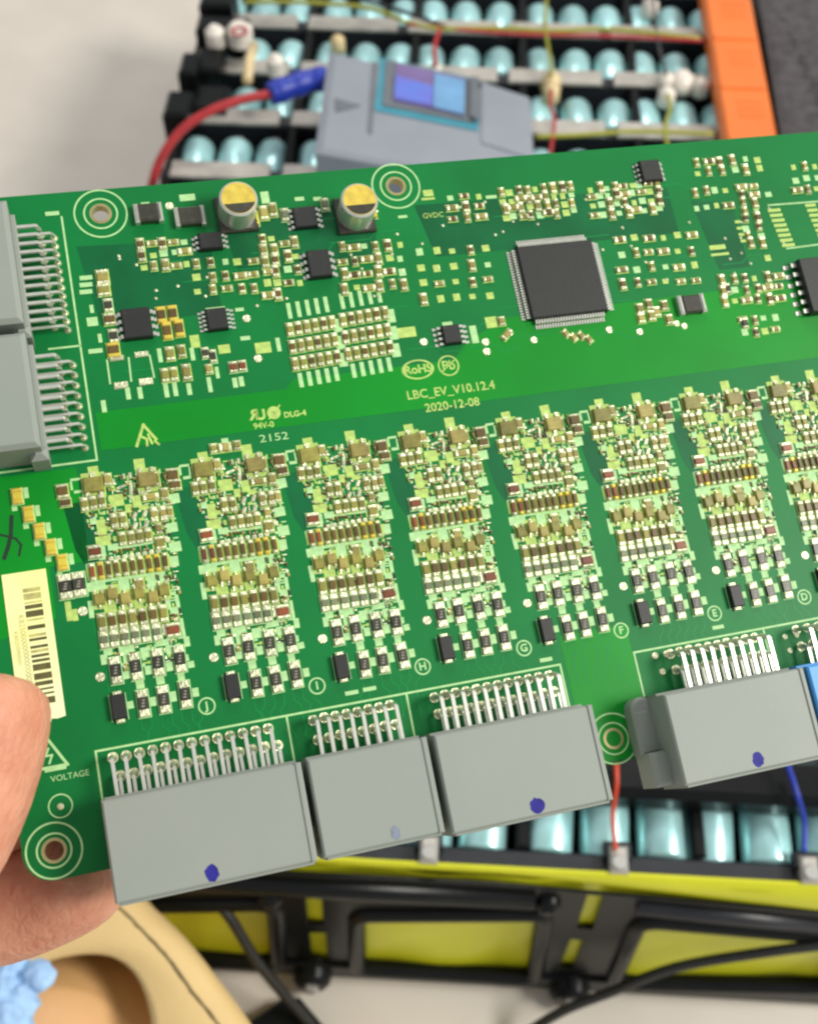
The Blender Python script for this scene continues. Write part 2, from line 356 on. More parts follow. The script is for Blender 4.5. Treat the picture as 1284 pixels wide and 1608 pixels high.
def dot_mesh(r):
    key = ('d', r)
    if key not in cache:
        m = MB(); m.cyl(0, 0, 0, r, 0.14, 'solder', 16, chamfer=0.1); cache[key] = m.mesh('test_point', MM)
    return cache[key]
def big_resistor(u, v, wd, ln, rz=0.0):
    key = ('br', round(wd, 2), round(ln, 2))
    if key not in cache:
        m = MB(); m.box(0, 0, 0.06, wd * 0.94, ln * 0.48, 0.52, 'resist', 0.06)
        for k in range(3): m.box((k - 1) * wd * 0.06, (k - 1) * ln * 0.11, 0.58, wd * (0.30 - 0.04 * k), ln * 0.055, 0.012, 'ink')
        e = MB(); e.box(0, 0, 0.0, wd, ln * 0.29, 0.6, 'solder', 0.12)
        f = MB(); f.box(0, 0, z2, wd * 1.28, ln * 1.12, 0.012, 'silk'); f.box(0, 0, z2 + 0.013, wd * 1.28 - 0.3, ln * 1.12 - 0.3, 0.012, 'mask')
        cache[key] = (m.mesh('resistor', MM), e.mesh('terminal', MM), f.mesh('outline', MM))
    b, e, f = cache[key]; o = put('power_resistor', b, u, v, rz)
    for s in (-1, 1): ob('terminal', e, o, (0, s * ln * 0.375 * MM, 0))
    ob('outline', f, o); return o
def diode(u, v, wd, ln, rz=0.0):
    if 'di' not in cache:
        m = MB(); m.box(0, 0, 0.1, wd, ln * 0.84, 1.15, 'black', 0.12, taper=0.06)
        e = MB(); e.box(0, 0, 0.0, wd * 0.62, ln * 0.14, 0.5, 'solder', 0.12)
        f = MB(); f.box(0, 0, z2, wd * 1.18, ln * 0.9, 0.012, 'silk'); f.box(0, 0, z2 + 0.013, wd * 1.18 - 0.25, ln * 0.9 + 0.02, 0.012, 'bare')
        cache['di'] = (m.mesh('diode', MM), e.mesh('terminal', MM), f.mesh('outline', MM))
    b, e, f = cache['di']; o = put('diode', b, u, v, rz)
    for s in (-1, 1): ob('terminal', e, o, (0, s * ln * 0.46 * MM, 0))
    ob('outline', f, o); return o
def ic(u, v, wd, ln, t, n, pitch, sides=2, rz=0.0, name='chip', lead=0.9, lw=None):
    m = MB(); m.box(0, 0, 0.15, wd, ln, t, 'black', 0.15, taper=0.08)
    o = put(name, m.mesh(name, MM), u, v, rz); l = MB(); lw = lw or pitch * 0.5
    def lead_(x, y, dx, dy):
        if dx: l.box(x + dx * lead * 0.25, y, t * 0.45, lead * 0.5, lw, 0.18, 'tin', 0.04); l.box(x + dx * lead * 0.75, y, 0.0, lead * 0.55, lw, 0.2, 'tin', 0.05)
        else: l.box(x, y + dy * lead * 0.25, t * 0.45, lw, lead * 0.5, 0.18, 'tin', 0.04); l.box(x, y + dy * lead * 0.75, 0.0, lw, lead * 0.55, 0.2, 'tin', 0.05)
    for k in range(n):
        q = (k - (n - 1) / 2) * pitch
        if sides in (2, 4): lead_(wd / 2, q, 1, 0); lead_(-wd / 2, q, -1, 0)
        if sides == 4: lead_(q, ln / 2, 0, 1); lead_(q, -ln / 2, 0, -1)
    d = MB(); d.cyl(-wd * 0.34, ln * 0.34, 0.15 + t, 0.22, 0.012, 'resist', 12)
    a = ob('leads', l.mesh('leads', MM), o); a['kind'] = 'stuff'; ob('index_dot', d.mesh('index_dot', MM), o); return o

# ------------------------------------------------------------------ the repeated cell-monitor column (measured once on one column, then copied)
ZS = 6.42; Z2M = 0.1065 / ZS
CELLS = []          # (name, mesh, u, v, rz, z) relative to the column
def A(zx, zy): x, y = bp(450 + zx / ZS, 670 + zy / ZS); return x - 2 * P2, y
def B(zx, zy): x, y = bp(470 + zx / ZS, 850 + zy / ZS); return x - 2 * P2, y
def cadd(name, me, p, rz=0.0, z=0.0): CELLS.append((name, me, p[0], p[1], rz, z))
S = Z2M
def pad(p, wd, ln, mt='silk'): cadd('silkscreen_mark', mark_mesh(wd * S, ln * S, mt), p)
def jnt(p, wd, ln, rz=0.0): cadd('solder_joint', joint_mesh(wd * S, ln * S), p, rz)
def cap(p, wd, ln, body='brown', t=0.55, rz=0.0, tf=0.24, name='capacitor', endm='solder'): cadd(name, chip_mesh(wd * S, ln * S, t, body, True, tf, endm), p, rz)
def sot(p, wd, ln, body='olive', rz=0.0): cadd('transistor', sot_mesh(wd * S, ln * S, 0.8, body), p, rz)
pad(A(215, 158), 95, 90, 'silky'); pad(A(640, 92), 100, 100, 'silky')
sot(A(225, 295), 190, 240, 'olive'); sot(A(720, 245), 170, 230, 'tan', math.pi)
for x, y in ((145, 478), (225, 468), (308, 452)): cap(A(x, y), 62, 135, 'olive', 0.45, name='resistor', tf=0.3)
pad(A(445, 440), 130, 115, 'silky'); cap(A(350, 245), 66, 120, 'tan')
jnt(A(500, 212), 32, 56); jnt(A(560, 205), 36, 66); jnt(A(495, 305), 130, 30, R(18)); jnt(A(572, 330), 42, 130, R(-8)); jnt(A(405, 255), 34, 50)
pad(A(635, 450), 82, 115, 'silky'); cap(A(800, 240), 60, 150, 'olive'); jnt(A(712, 385), 40, 40); jnt(A(795, 395), 36, 40); cap(A(760, 410), 60, 150, 'tan', rz=R(90))
cap(A(955, 205), 110, 135, 'brown', 0.6, tf=0.2); cap(A(985, 300), 105, 95, 'brown', 0.5, tf=0.22); cap(A(890, 385), 70, 120, 'tan')
pad(A(985, 425), 96, 95); pad(A(1060, 108), 92, 24); pad(A(1095, 222), 80, 30); pad(A(1025, 160), 22, 90); pad(A(1115, 163), 20, 90)
for x, y in ((432, 640), (512, 630)): cap(A(x, y), 62, 150, 'olive', 0.5, name='resistor', tf=0.32)
pad(A(470, 700), 185, 40, 'silky')
for x, y in ((618, 590), (716, 570), (628, 690), (732, 678)): jnt(A(x, y), 44, 80, R(-24))
pad(A(560, 520), 66, 80, 'silky'); pad(A(700, 510), 90, 50, 'silky')
for x, y in ((800, 580), (885, 570)): cap(A(x, y), 62, 150, 'tan', 0.5, name='resistor', tf=0.34)
cap(A(945, 555), 52, 110, 'tan', 0.4)
pad(A(235, 640), 60, 78); pad(A(312, 700), 84, 150, 'silky'); pad(A(340, 828), 140, 92, 'silky')
for k in range(4): cap(A(515 + 80 * k, 815 - 12 * k), 62, 135, 'olive', 0.45, name='resistor', tf=0.28)
pad(A(650, 872), 420, 26); pad(A(430, 890), 100, 60); pad(A(975, 705), 100, 90); cap(A(850, 715), 56, 100, 'tan', 0.4); pad(A(1012, 890), 110, 96); pad(A(1000, 1030), 90, 100)
cap(A(868, 852), 90, 125, 'olive', 0.5); jnt(A(925, 815), 40, 70)
for k in range(8): cadd('test_point', dot_mesh(0.42), A(420 + 62 * k, 1005 - 11 * k))
cap(A(265, 935), 120, 125, 'red', 0.6, tf=0.28); pad(A(330, 950), 70, 130)
for k in range(10): cap(A(250 + 75 * k, 1130 - 11 * k), 44, 165, 'red' if k in (0, 1) else 'brown', 0.6, tf=0.22, endm='gold' if k in (1, 7, 8) else 'solder')
pad(A(590, 1085), 760, 120, 'silky')
pad(A(215, 1110), 40, 120); pad(A(600, 1180), 640, 26)
pad(B(160, 108), 172, 84); pad(B(420, 92), 100, 104); cap(B(565, 95), 82, 120, 'tan', 0.45); pad(B(680, 62), 92, 150); pad(B(772, 32), 50, 84)
for (x, y), b in zip(((195, 235), (318, 185), (440, 230), (565, 180), (700, 222), (795, 150)), ('olive', 'tan', 'tan', 'olive', 'tan', 'olive')): sot(B(x, y), 98, 175, b, math.pi * (x % 2))
pad(B(125, 330), 46, 160); pad(B(305, 340), 112, 100, 'silky'); pad(B(445, 332), 112, 62, 'silky'); pad(B(570, 300), 80, 110, 'silky'); pad(B(690, 295), 112, 62, 'silky')
for x, y, a, b in ((865, 185, 84, 34), (845, 265, 30, 150), (925, 255, 36, 120), (900, 350, 80, 60)): pad(B(x, y), a, b)
for k in range(7): cap(B(232 + 95 * k, 458 - 14 * k), 68, 165, 'brown' if k % 3 else 'olive', 0.55, tf=0.26)
for k in range(6): cap(B(255 + 98 * k, 628 - 15 * k), 74, 165, 'grey', 0.5, tf=0.33, name='resistor')
cap(B(895, 535), 122, 130, 'red', 0.65, tf=0.24); pad(B(985, 520), 30, 190); jnt(B(820, 530), 60, 120)
for x, y, a, b in ((800, 655, 120, 56), (470, 712, 140, 62), (650, 745, 92, 96), (478, 800, 66, 104), (268, 812, 60, 92), (868, 722, 60, 84), (1028, 645, 52, 92), (1078, 868, 58, 60), (880, 885, 62, 84), (682, 915, 62, 80), (482, 962, 62, 70), (300, 745, 80, 60), (610, 1052, 74, 84), (800, 1012, 74, 84), (990, 985, 64, 72), (530, 1252, 56, 66), (738, 1217, 58, 80), (922, 1170, 58, 92), (1132, 1130, 58, 80), (1040, 800, 30, 60)): pad(B(x, y), a, b)
cadd('test_point', dot_mesh(0.75), B(235, 982))
BIGR = [B(380, 920), B(565, 882), B(772, 845), B(970, 815), B(652, 1240), B(842, 1202), B(1035, 1155)]
DIO = B(422, 1272); CIRC = B(1242, 1265)
# the finest print and tiny parts that fill the column between the larger parts
occ = [(u, v, max(q.co.x for q in me.vertices) / MM, max(q.co.y for q in me.vertices) / MM) if abs(rz) < 0.1 else (u, v, 0.5, 0.5) for (nm, me, u, v, rz, z) in CELLS]
occ += [(p[0], p[1], 1.0, 2.1) for p in BIGR] + [(DIO[0], DIO[1], 1.3, 2.3)]
fr = random.Random(21); fm = MB(); Lt, Lb, Rt, Rb = A(110, 250), B(330, 1000), A(1010, 180), B(1060, 820)
added = 0
for tr in range(2600):
    t = fr.random(); v = Lt[1] + (Lb[1] - Lt[1]) * t; ul = Lt[0] + (Lb[0] - Lt[0]) * t * 0.45 - (0.0 if t < 0.25 else -0.9); ur = Rt[0] + (Rb[0] - Rt[0]) * t - 0.9
    u = fr.uniform(ul, ur); kind = fr.random()
    a, b = ((0.34, 0.55), (0.55, 0.34), (0.45, 0.45), (0.8, 0.22), (0.22, 0.8))[fr.randrange(5)]
    if any(abs(u - x) < hx + a / 2 - 0.12 and abs(v - y) < hy + b / 2 - 0.12 for x, y, hx, hy in occ): continue
    occ.append((u, v, a / 2 + 0.08, b / 2 + 0.08)); added += 1
    if kind < 0.45: fm.box(u, -v, z2 + 0.016, a, b, 0.02, 'silky' if fr.random() < 0.6 else 'silk')
    elif kind < 0.7: fm.box(u, -v, 0.0, a, b, 0.2, 'solder', 0.07)
    else: fm.box(u, -v, 0.0, a, b, 0.3, ('tan', 'olive', 'brown', 'resist')[fr.randrange(4)], 0.05); fm.box(u, -v + b * 0.5, 0, a, 0.14, 0.26, 'solder', 0.05)
fillme = fm.mesh('fine_parts', MM); print('FILL', added)
for k in range(8): ob('fine_parts', fillme, board, (k * P2 * MM, 0, 0))['kind'] = 'stuff'
# fine tracks under the mask and vias
M['track'] = mat('track_under_mask', (0.0008, 0.215, 0.045), 0.42, var=0.1, scale=60, spec=0.25)
tk = MB(); tr_ = random.Random(8)
for k in range(8):
    x0_ = k * P2
    for j in range(7):
        xa = x0_ + 1.5 + j * 1.5; ya = 39.0 + tr_.uniform(-0.3, 0.3)
        tk.stroke([(xa, -ya), (xa, -(ya + 1.6)), (xa + tr_.choice((-1, 1)) * 0.9, -(ya + 2.5)), (xa + tr_.choice((-1, 1)) * 0.9, -46.0)], 0.16, z1 + 0.012 + tr_.uniform(0, 0.002), 0.004, 'track')
    for j in range(3):
        xa = x0_ - 3.6 + j * 0.7; tk.stroke([(xa + 0.3, -17), (xa + 0.3, -25), (xa + 1.2, -28 - j * 0.5), (xa + 1.2, -38)], 0.16, z1 + 0.012, 0.004, 'track')
for j in range(26):
    x = tr_.uniform(3, 125); y = tr_.uniform(-40, -12); L = tr_.uniform(3, 12); d = tr_.choice((-1, 1)); tk.stroke([(x, -y), (x + L * 0.6, -y), (x + L * 0.6 + 1.2, -(y + 1.2 * d)), (x + L + 1.2, -(y + 1.2 * d))], 0.17, z1 + 0.013 + j * 0.0002, 0.004, 'track')
part('tracks', tk, kind='stuff')
count = {}
LIMIT = 285
def jitter(s): return random.uniform(-s, s)
todo = []
for k in range(8):
    for (nm, me, u, v, rz, z) in CELLS: todo.append((k, nm, me, u, v, rz, z))
def px_of(u, v):
    P = bO + bU * (u * MM) + bV * (v * MM) - CAMP; return CX + FPX * P.dot(RIGHT) / P.dot(FWD)
ofl = {}
for (k, nm, me, u, v, rz, z) in todo:
    uu, vv = u + k * P2 + jitter(0.04), v + jitter(0.04)
    if px_of(uu, vv) > 1330: continue
    count[nm] = count.get(nm, 0) + 1
    if count[nm] > LIMIT: ofl.setdefault(nm, []).append((me, uu, vv, rz)); continue
    put(nm, me, uu, vv, rz + jitter(R(2.2)))
for nm, items in ofl.items():
    b2 = bmesh.new(); mats = []
    for me, uu, vv, rz in items:
        n0 = len(b2.faces); v0 = len(b2.verts); b2.from_mesh(me)
        b2.verts.ensure_lookup_table(); b2.faces.ensure_lookup_table()
        T = Matrix.Translation((uu * MM, -vv * MM, random.uniform(0, 0.03) * MM)) @ Matrix.Rotation(rz, 4, 'Z')
        for q in b2.verts[v0:]: q.co = T @ q.co
        for fc in b2.faces[n0:]:
            mm = me.materials[fc.material_index]
            if mm not in mats: mats.append(mm)
            fc.material_index = mats.index(mm)
    me = bpy.data.meshes.new(nm + '_group'); b2.to_mesh(me); b2.free()
    for mm in mats: me.materials.append(mm)
    ob(nm + '_group', me, board)['kind'] = 'stuff'
LET = 'JIHGFEDC'
for k in range(8):
    for p in BIGR: big_resistor(p[0] + k * P2 + jitter(0.05), p[1] + jitter(0.05), 1.55, 3.9, jitter(R(2)))
    diode(DIO[0] + k * P2, DIO[1], 2.15, 4.5)
    rings(CIRC[0] + k * P2, CIRC[1], (1.2,), wd=0.24); text(LET[k], 0, 0, 1.25, at=(CIRC[0] + k * P2, CIRC[1]), bold=0.05)
for p in (bp(552, 1088), bp(580, 1082), bp(857, 1036), bp(1127, 985), ): put('silkscreen_mark', mark_mesh(2.1, 0.62), *p)
# neighbours of the first columns
put('capacitor', chip_mesh(1.7, 2.2, 0.6, 'brown', True, 0.22), *bp(98, 772)); put('capacitor', chip_mesh(1.6, 1.3, 0.5, 'brown', True, 0.22), *bp(103, 790))
for p, a, b in ((bp(118, 753), 1.5, 0.4), (bp(124, 772), 1.5, 0.45), (bp(112, 763), 0.35, 1.4)): put('silkscreen_mark', mark_mesh(a, b), *p)
put('capacitor', chip_mesh(1.4, 2.0, 0.7, 'tan', True, 0.3), *bp(353, 703), R(90)); put('silkscreen_mark', mark_mesh(1.1, 0.8), *bp(353, 692)); put('capacitor', chip_mesh(1.0, 1.6, 0.6, 'olive', True, 0.3), *bp(335, 705)); put('capacitor', chip_mesh(1.0, 1.6, 0.6, 'tan', True, 0.3), *bp(372, 700))
for k, (x, y) in enumerate(((27, 780), (45, 808), (62, 835), (80, 860), (98, 884))):
    put('fuse', chip_mesh(1.55, 2.5, 0.7, 'yellow', True, 0.26, 'gold'), *bp(x, y)); put('silkscreen_mark', mark_mesh(0.7, 1.7), *bp(x + 14, y - 6)); put('silkscreen_mark', mark_mesh(0.8, 0.7), *bp(x - 4, y + 19))
for x, y in ((103, 922), (124, 918)): big_resistor(*bp(x, y), 1.85, 3.6)
for x, y, a, b in ((108, 960, 0.9, 3.0), (118, 966, 0.8, 1.8)): put('silkscreen_mark', mark_mesh(a, b, 'silky'), *bp(x, y))
put('test_point', dot_mesh(0.75), *bp(130, 960)); put('test_point', dot_mesh(0.5), *bp(95, 1267))

# ------------------------------------------------------------------ upper half of the board
def rr_(px, py, wd, ln, body='brown', t=0.55, rz=0.0, tf=0.25, name='capacitor', endm='solder'): return put(name, chip_mesh(wd, ln, t, body, True, tf, endm), *bp(px, py), rz)
def mk(px, py, wd, ln, mt='silk', rz=0.0): return put('silkscreen_mark', mark_mesh(wd, ln, mt), *bp(px, py), rz)
H90 = R(90)
for k in range(3): mk(135, 436 + 11 * k, 2.0, 0.75)
rr_(161, 436, 1.9, 2.6, 'tan'); rr_(163, 456, 1.9, 2.0, 'olive'); rr_(170, 480, 1.3, 2.3, 'resist', endm='solder', name='resistor'); rr_(172, 502, 1.7, 2.0, 'brown'); rr_(178, 528, 1.3, 2.3, 'resist', name='resistor'); rr_(178, 550, 1.9, 2.4, 'brown', endm='gold')
mk(144, 485, 0.6, 1.4); mk(145, 505, 1.7, 1.5); mk(157, 531, 0.6, 1.5); mk(150, 551, 2.2, 0.75)
u, v = bp(215, 511); ic(u, v, 4.6, 5.2, 1.2, 4, 1.27, name='chip', lead=1.0)
mk(214, 493, 3.8, 0.4)
for x, y in ((183, 562), (222, 556)):
    a = bp(x, y); 
    put('gold_pad', joint_mesh(2.3, 1.0), a[0], a[1]); put('gold_pad', joint_mesh(2.3, 1.2), *bp(x + 7, y + 43))
for x, y, x2, y2 in ((168, 566, 173, 602), (202, 562, 206, 598), (235, 558, 242, 592)): line([bp(x, y), bp(x2, y2)], 0.28)
for k, (x, y) in enumerate(((201, 618), (220, 617), (163, 638))): mk(x, y, 0.75, 2.0)
rr_(253, 495, 1.4, 2.8, 'brown', endm='gold'); rr_(271, 493, 1.4, 2.8, 'brown', endm='gold'); rr_(262, 520, 1.4, 3.0, 'brown', endm='gold'); rr_(281, 516, 1.4, 3.0, 'brown', endm='gold')
rr_(267, 556, 1.3, 2.4, 'olive', name='resistor'); rr_(285, 552, 1.1, 2.2, 'olive', name='resistor'); rr_(259, 590, 1.1, 2.4, 'olive', name='resistor'); rr_(273, 588, 1.1, 2.4, 'olive', name='resistor'); rr_(293, 585, 1.3, 2.8, 'tan')
mk(251, 558, 0.7, 2.4); mk(261, 613, 0.75, 2.4); mk(275, 611, 0.75, 2.4); mk(297, 611, 0.75, 2.0); mk(306, 536, 1.5, 2.2, 'silky'); mk(302, 556, 0.7, 2.2)
u, v = bp(340, 504); ic(u, v, 3.4, 3.8, 1.1, 5, 0.75, sides=2, name='chip', lead=1.2)
mk(338, 484, 3.2, 0.4); mk(376, 486, 1.4, 0.6); mk(385, 531, 1.6, 0.7); put('test_point', dot_mesh(0.7), *bp(387, 500))
rr_(322, 555, 1.0, 1.9, 'resist', name='resistor'); rr_(334, 560, 1.0, 2.3, 'resist', name='resistor'); mk(352, 548, 1.9, 1.5, 'silky'); mk(329, 604, 0.7, 2.6); mk(341, 585, 0.6, 2.0); rr_(328, 580, 1.0, 1.6, 'tan')
rr_(366, 577, 1.2, 1.9, 'red', endm='solder'); rr_(380, 575, 1.2, 1.9, 'red', endm='solder'); mk(369, 601, 0.8, 1.7); mk(379, 599, 0.8, 1.7)
# two resistor-network blocks
for bx, by in ((488, 545), (571, 530)):
    for r in range(3):
        for c in range(6):
            rr_(bx - 33 + 13.2 * c + r * 4, by - 27 + 27 * r - c * 2.3, 1.0, 2.35, ('olive', 'brown', 'tan')[(r + c) % 3], 0.5, name='resistor' if c % 2 else 'capacitor', tf=0.3)
        mk(bx + 42 + r * 4, by - 34 + 27 * r, 1.5, 2.4)
    for c in range(5): mk(bx - 24 + 14 * c + 8, by + 52 - c * 2.5, 0.75, 2.5); mk(bx - 34 + 14.5 * c, by - 57 - c * 2.5, 0.7, 2.8)
mk(413, 546, 2.6, 1.9, 'silky'); mk(437, 541, 0.7, 2.4); mk(636, 522, 3.7, 1.8, 'silky')
for x, y, r in ((665, 537, 0.7), (762, 537, 0.7), (764, 552, 0.7), (405, 563, 0.7)): put('test_point', dot_mesh(r), *bp(x, y))
u, v = bp(707, 528); ic(u, v, 3.2, 3.4, 1.1, 4, 0.95, name='chip', lead=1.4)
mk(744, 525, 1.2, 3.2); mk(702, 508, 1.8, 0.6)
mk(771, 506, 2.0, 2.0, 'silky'); rr_(787, 505, 1.1, 1.6, 'tan'); rr_(795, 526, 1.0, 2.2, 'tan', rz=R(-50))
# quad flat package
u, v = bp(879, 442); ic(u, v, 14.2, 13.6, 1.3, 26, 0.5, sides=4, name='microcontroller', lead=1.5, lw=0.36)
for x, y in ((838, 534), (800, 522), (956, 518), (1004, 521)): put('test_point', dot_mesh(0.65), *bp(x, y))
for x, y in ((888, 524), (900, 530), (912, 527), (924, 533)): rr_(x, y, 0.9, 1.5, 'tan', 0.4, rz=R(30))
# parts right of the package
for x, y, b in ((1004, 485, 'tan'), (1018, 478, 'olive'), (1030, 490, 'tan'), (1042, 480, 'olive'), (1006, 500, 'tan'), (1050, 502, 'tan'), (1022, 496, 'olive')): rr_(x, y, 1.3, 1.9, b, 0.5)
u, v = bp(1083, 480); o = put('inductor', chip_mesh(3.6, 5.2, 1.3, 'resist', True, 0.17, 'tin'), u, v, H90)
for x, y in ((1062, 508), (1074, 512)): put('test_point', dot_mesh(0.6), *bp(x, y))
# soic and footprint at the right edge
u, v = bp(1284, 452); ic(u, v, 7.6, 10.6, 2.0, 6, 1.8, name='power_chip', lead=2.2, lw=0.8)
for k in range(8):
    mk(1215 + k * 3.2, 330 + k * 7.8, 2.6, 0.62, 'silky'); mk(1272 + k * 3.2, 322 + k * 7.8, 2.2, 0.62, 'silky')
line([bp(1206, 322), bp(1284, 316)], 0.28); line([bp(1235, 390), bp(1290, 383)], 0.28)
def cluster(x0, y0, x1, y1, n, sizes=((0.9, 1.7), (1.1, 2.2)), bodies=('tan', 'olive', 'brown'), marks=0.35, seed=1):
    rnd = random.Random(seed); cols_ = max(1, round(math.sqrt(n * (x1 - x0) / (y1 - y0)))); rows = max(1, round(n / cols_))
    for r in range(rows):
        for c in range(cols_):
            x = x0 + (x1 - x0) * (c + 0.5) / cols_ + rnd.uniform(-2, 2) + (r - rows / 2) * 2; y = y0 + (y1 - y0) * (r + 0.5) / rows - (c - cols_ / 2) * 1.2 + rnd.uniform(-2, 2)
            q = rnd.random(); wd, ln = rnd.choice(sizes); rz = H90 if rnd.random() < 0.35 else 0.0
            if q < marks: mk(x, y, wd * 1.2, ln * 0.55, 'silky' if rnd.random() < 0.6 else 'silk', rz)
            else: rr_(x, y, wd, ln, rnd.choice(bodies), 0.5, rz, 0.3, 'resistor' if rnd.random() < 0.5 else 'capacitor')
cluster(1128, 428, 1232, 478, 18, seed=3); cluster(1160, 492, 1226, 528, 9, seed=4)
rr_(1141, 454, 1.1, 2.0, 'resist', name='resistor'); rr_(1168, 508, 1.1, 2.0, 'resist', name='resistor')
cluster(1084, 288, 1150, 335, 9, seed=5); cluster(1160, 285, 1200, 388, 16, seed=6)
for k in range(4): mk(1158 + 3 * k, 348 + 10 * k, 1.2, 0.55, 'silky')
mk(1126, 388, 3.2, 0.9, 'silky'); mk(1130, 399, 3.6, 0.5, 'silky'); mk(1205, 405, 1.2, 1.2, 'silky'); mk(1206, 305, 1.3, 1.0)
cluster(785, 292, 905, 342, 34, seed=7); cluster(925, 285, 1040, 338, 34, seed=8); cluster(1240, 252, 1290, 308, 10, seed=9); cluster(1085, 245, 1200, 275, 10, seed=10)
u, v = bp(1018, 272); ic(u, v, 4.0, 4.2, 1.2, 4, 1.0, name='chip', lead=0.9)
mk(771, 309, 2.0, 0.6); mk(720, 325, 1.6, 0.5); mk(672, 303, 1.8, 1.2, 'silky'); mk(672, 312, 2.4, 0.45, 'silky'); mk(632, 340, 1.6, 0.5)
# top edge: dark parts and two can capacitors
u, v = bp(233, 338); o = put('inductor', chip_mesh(3.4, 4.6, 1.5, 'resist', True, 0.17, 'tin'), u, v, H90); u, v = bp(298, 343); put('inductor', chip_mesh(3.4, 5.0, 1.5, 'resist', True, 0.15, 'tin'), u, v, H90)
text('X2M', 294, 310, 1.3, 'silk') if False else mk(294, 310, 2.6, 1.2, 'silk')
mk(228, 319, 1.4, 0.4); put('test_point', dot_mesh(0.7), *bp(266, 323))
def can(px, py):
    u, v = bp(px, py); m = MB(); m.box(0, 0, 0.0, 6.6, 6.6, 1.0, 'resist', 0.3)
    o = put('can_capacitor', m.mesh('can_capacitor', MM), u, v); c = MB()
    c.cyl(0, 0, 1.0, 3.15, 5.0, 'tin', 32, chamfer=0.3); k = c.mesh('can', MM); ob('can', k, o)
    t = MB(); t.ring(0, 0, 6.0, 2.8, 0.0, 0.03, 'gold', n=28); t.prism([(2.7 * math.cos(R(a)), 2.7 * math.sin(R(a))) for a in range(200, 341, 10)], 6.035, 6.06, 'resist'); ob('marking', t.mesh('marking', MM), o)
can(371, 338); can(556, 340)
rr_(395, 345, 2.2, 2.6, 'yellow', 0.9, endm='gold'); rr_(580, 333, 2.2, 2.6, 'yellow', 0.9, endm='gold')
mk(416, 310, 1.4, 2.2); rr_(414, 335, 1.3, 2.6, 'tan'); rr_(428, 330, 1.3, 2.6, 'olive')
u, v = bp(478, 345); ic(u, v, 4.0, 3.8, 1.2, 4, 1.0, name='chip', lead=1.0)
rr_(447, 338, 1.2, 2.4, 'grey'); rr_(510, 322, 1.2, 2.4, 'grey'); mk(470, 312, 1.6, 0.7); mk(498, 312, 1.4, 0.7)
# rows between the two halves of the top strip
cluster(215, 372, 300, 425, 14, seed=11); cluster(300, 400, 410, 465, 16, seed=12); cluster(412, 365, 440, 470, 12, seed=13)
u, v = bp(500, 418); ic(u, v, 3.9, 4.9, 1.3, 4, 1.27, name='chip', lead=1.0); u, v = bp(330, 382); ic(u, v, 3.9, 3.0, 1.2, 3, 0.95, name='chip', lead=1.0)
cluster(445, 370, 475, 455, 8, seed=14); cluster(530, 375, 640, 460, 24, seed=15); cluster(650, 380, 780, 480, 22, seed=16, marks=0.5)
cluster(965, 360, 1100, 455, 26, seed=17, marks=0.45); cluster(700, 300, 765, 350, 8, seed=18)
for k in range(60):
    x = random.uniform(150, 1240); y = random.uniform(300, 470) + (640 - x) * 0.06
    u, v = bp(x, y)
    m = None
    if u > 2: put('via', dot_mesh(0.28), u, v)

# ------------------------------------------------------------------ connectors along the bottom edge
def housing(name, u0, u1, v0, v1, hgt, mt, label):
    m = MB(); cx, cy = (u0 + u1) / 2, -(v0 + v1) / 2
    m.box(cx, cy, 0.05, u1 - u0, v1 - v0, hgt, mt, 0.28)
    # raised rim along the sides and a mouth frame at the plug side
    m.box(u1 - 0.55, cy, 0.06, 0.9, v1 - v0 + 0.02, hgt + 0.22, mt, 0.2)
    m.box(cx, -v1 - 0.2, 0.4, u1 - u0 - 1.0, 0.42, hgt - 0.9, mt, 0.1)
    m.box(cx, -v0 + 0.2, 0.06, u1 - u0 - 0.6, 0.5, hgt * 0.62, mt, 0.1)
    o = part(name, m, label); return o
def pin_mesh(v_end, v_house, zh, wd):
    """one tinned right-angle pin: foot on the board, bend, run into the housing (local y down the board)"""
    m = MB(); L = v_house - v_end
    prof = [(0.0, 0.06), (0.0, zh * 0.55), (0.55, zh), (L + 0.8, zh)]
    h = wd / 2
    for (y0, a), (y1, b) in zip(prof, prof[1:]):
        d = Vector((y1 - y0, b - a)).normalized(); n = Vector((-d.y, d.x)) * h
        P = [(y0 - n.x, a - n.y), (y1 - n.x, b - n.y), (y1 + n.x, b + n.y), (y0 + n.x, a + n.y)]
        vs = [(-h, -y, z) for y, z in P] + [(h, -y, z) for y, z in P]
        m.add(vs, [(0, 1, 2, 3)[::-1], (4, 5, 6, 7), (0, 1, 5, 4), (1, 2, 6, 5), (2, 3, 7, 6), (3, 0, 4, 7)], 'tin')
    m.cyl(0.0, 0.0, 0.0, 0.62, 0.45, 'solder', 12, r2=0.4, chamfer=0.12)
    m.ring(0.05, 0.0, 0.0, 0.82, 0.55, 0.06, 'solder', n=14)
    return m.mesh('pin', MM)
def pins(house, u0, u1, n, v_end, v_house, zh, wd):
    me = pin_mesh(v_end, v_house, zh, wd)
    for k in range(n):
        u = u0 + (u1 - u0) * k / (n - 1); ob('pin', me, house, (u * MM, -(v_end + jitter(0.08)) * MM, 0), jitter(R(1.0)))
def ink(house, u, v, z, rx, ry, mt):
    m = MB(); rnd = random.Random(int(u * 10)); pts = []
    for k in range(18):
        q = 2 * math.pi * k / 18; s = 1 + rnd.uniform(-0.12, 0.12); pts.append((u + rx * s * math.cos(q), -v + ry * s * math.sin(q)))
    m.prism(pts, z, z + 0.03, mt); part('ink_dot', m, parent=house)
HG = 10.0
c1 = housing('connector', -5.45, 22.65, 49.95, 63.9, HG, 'housing', 'wide grey connector with dark blue ink dot')
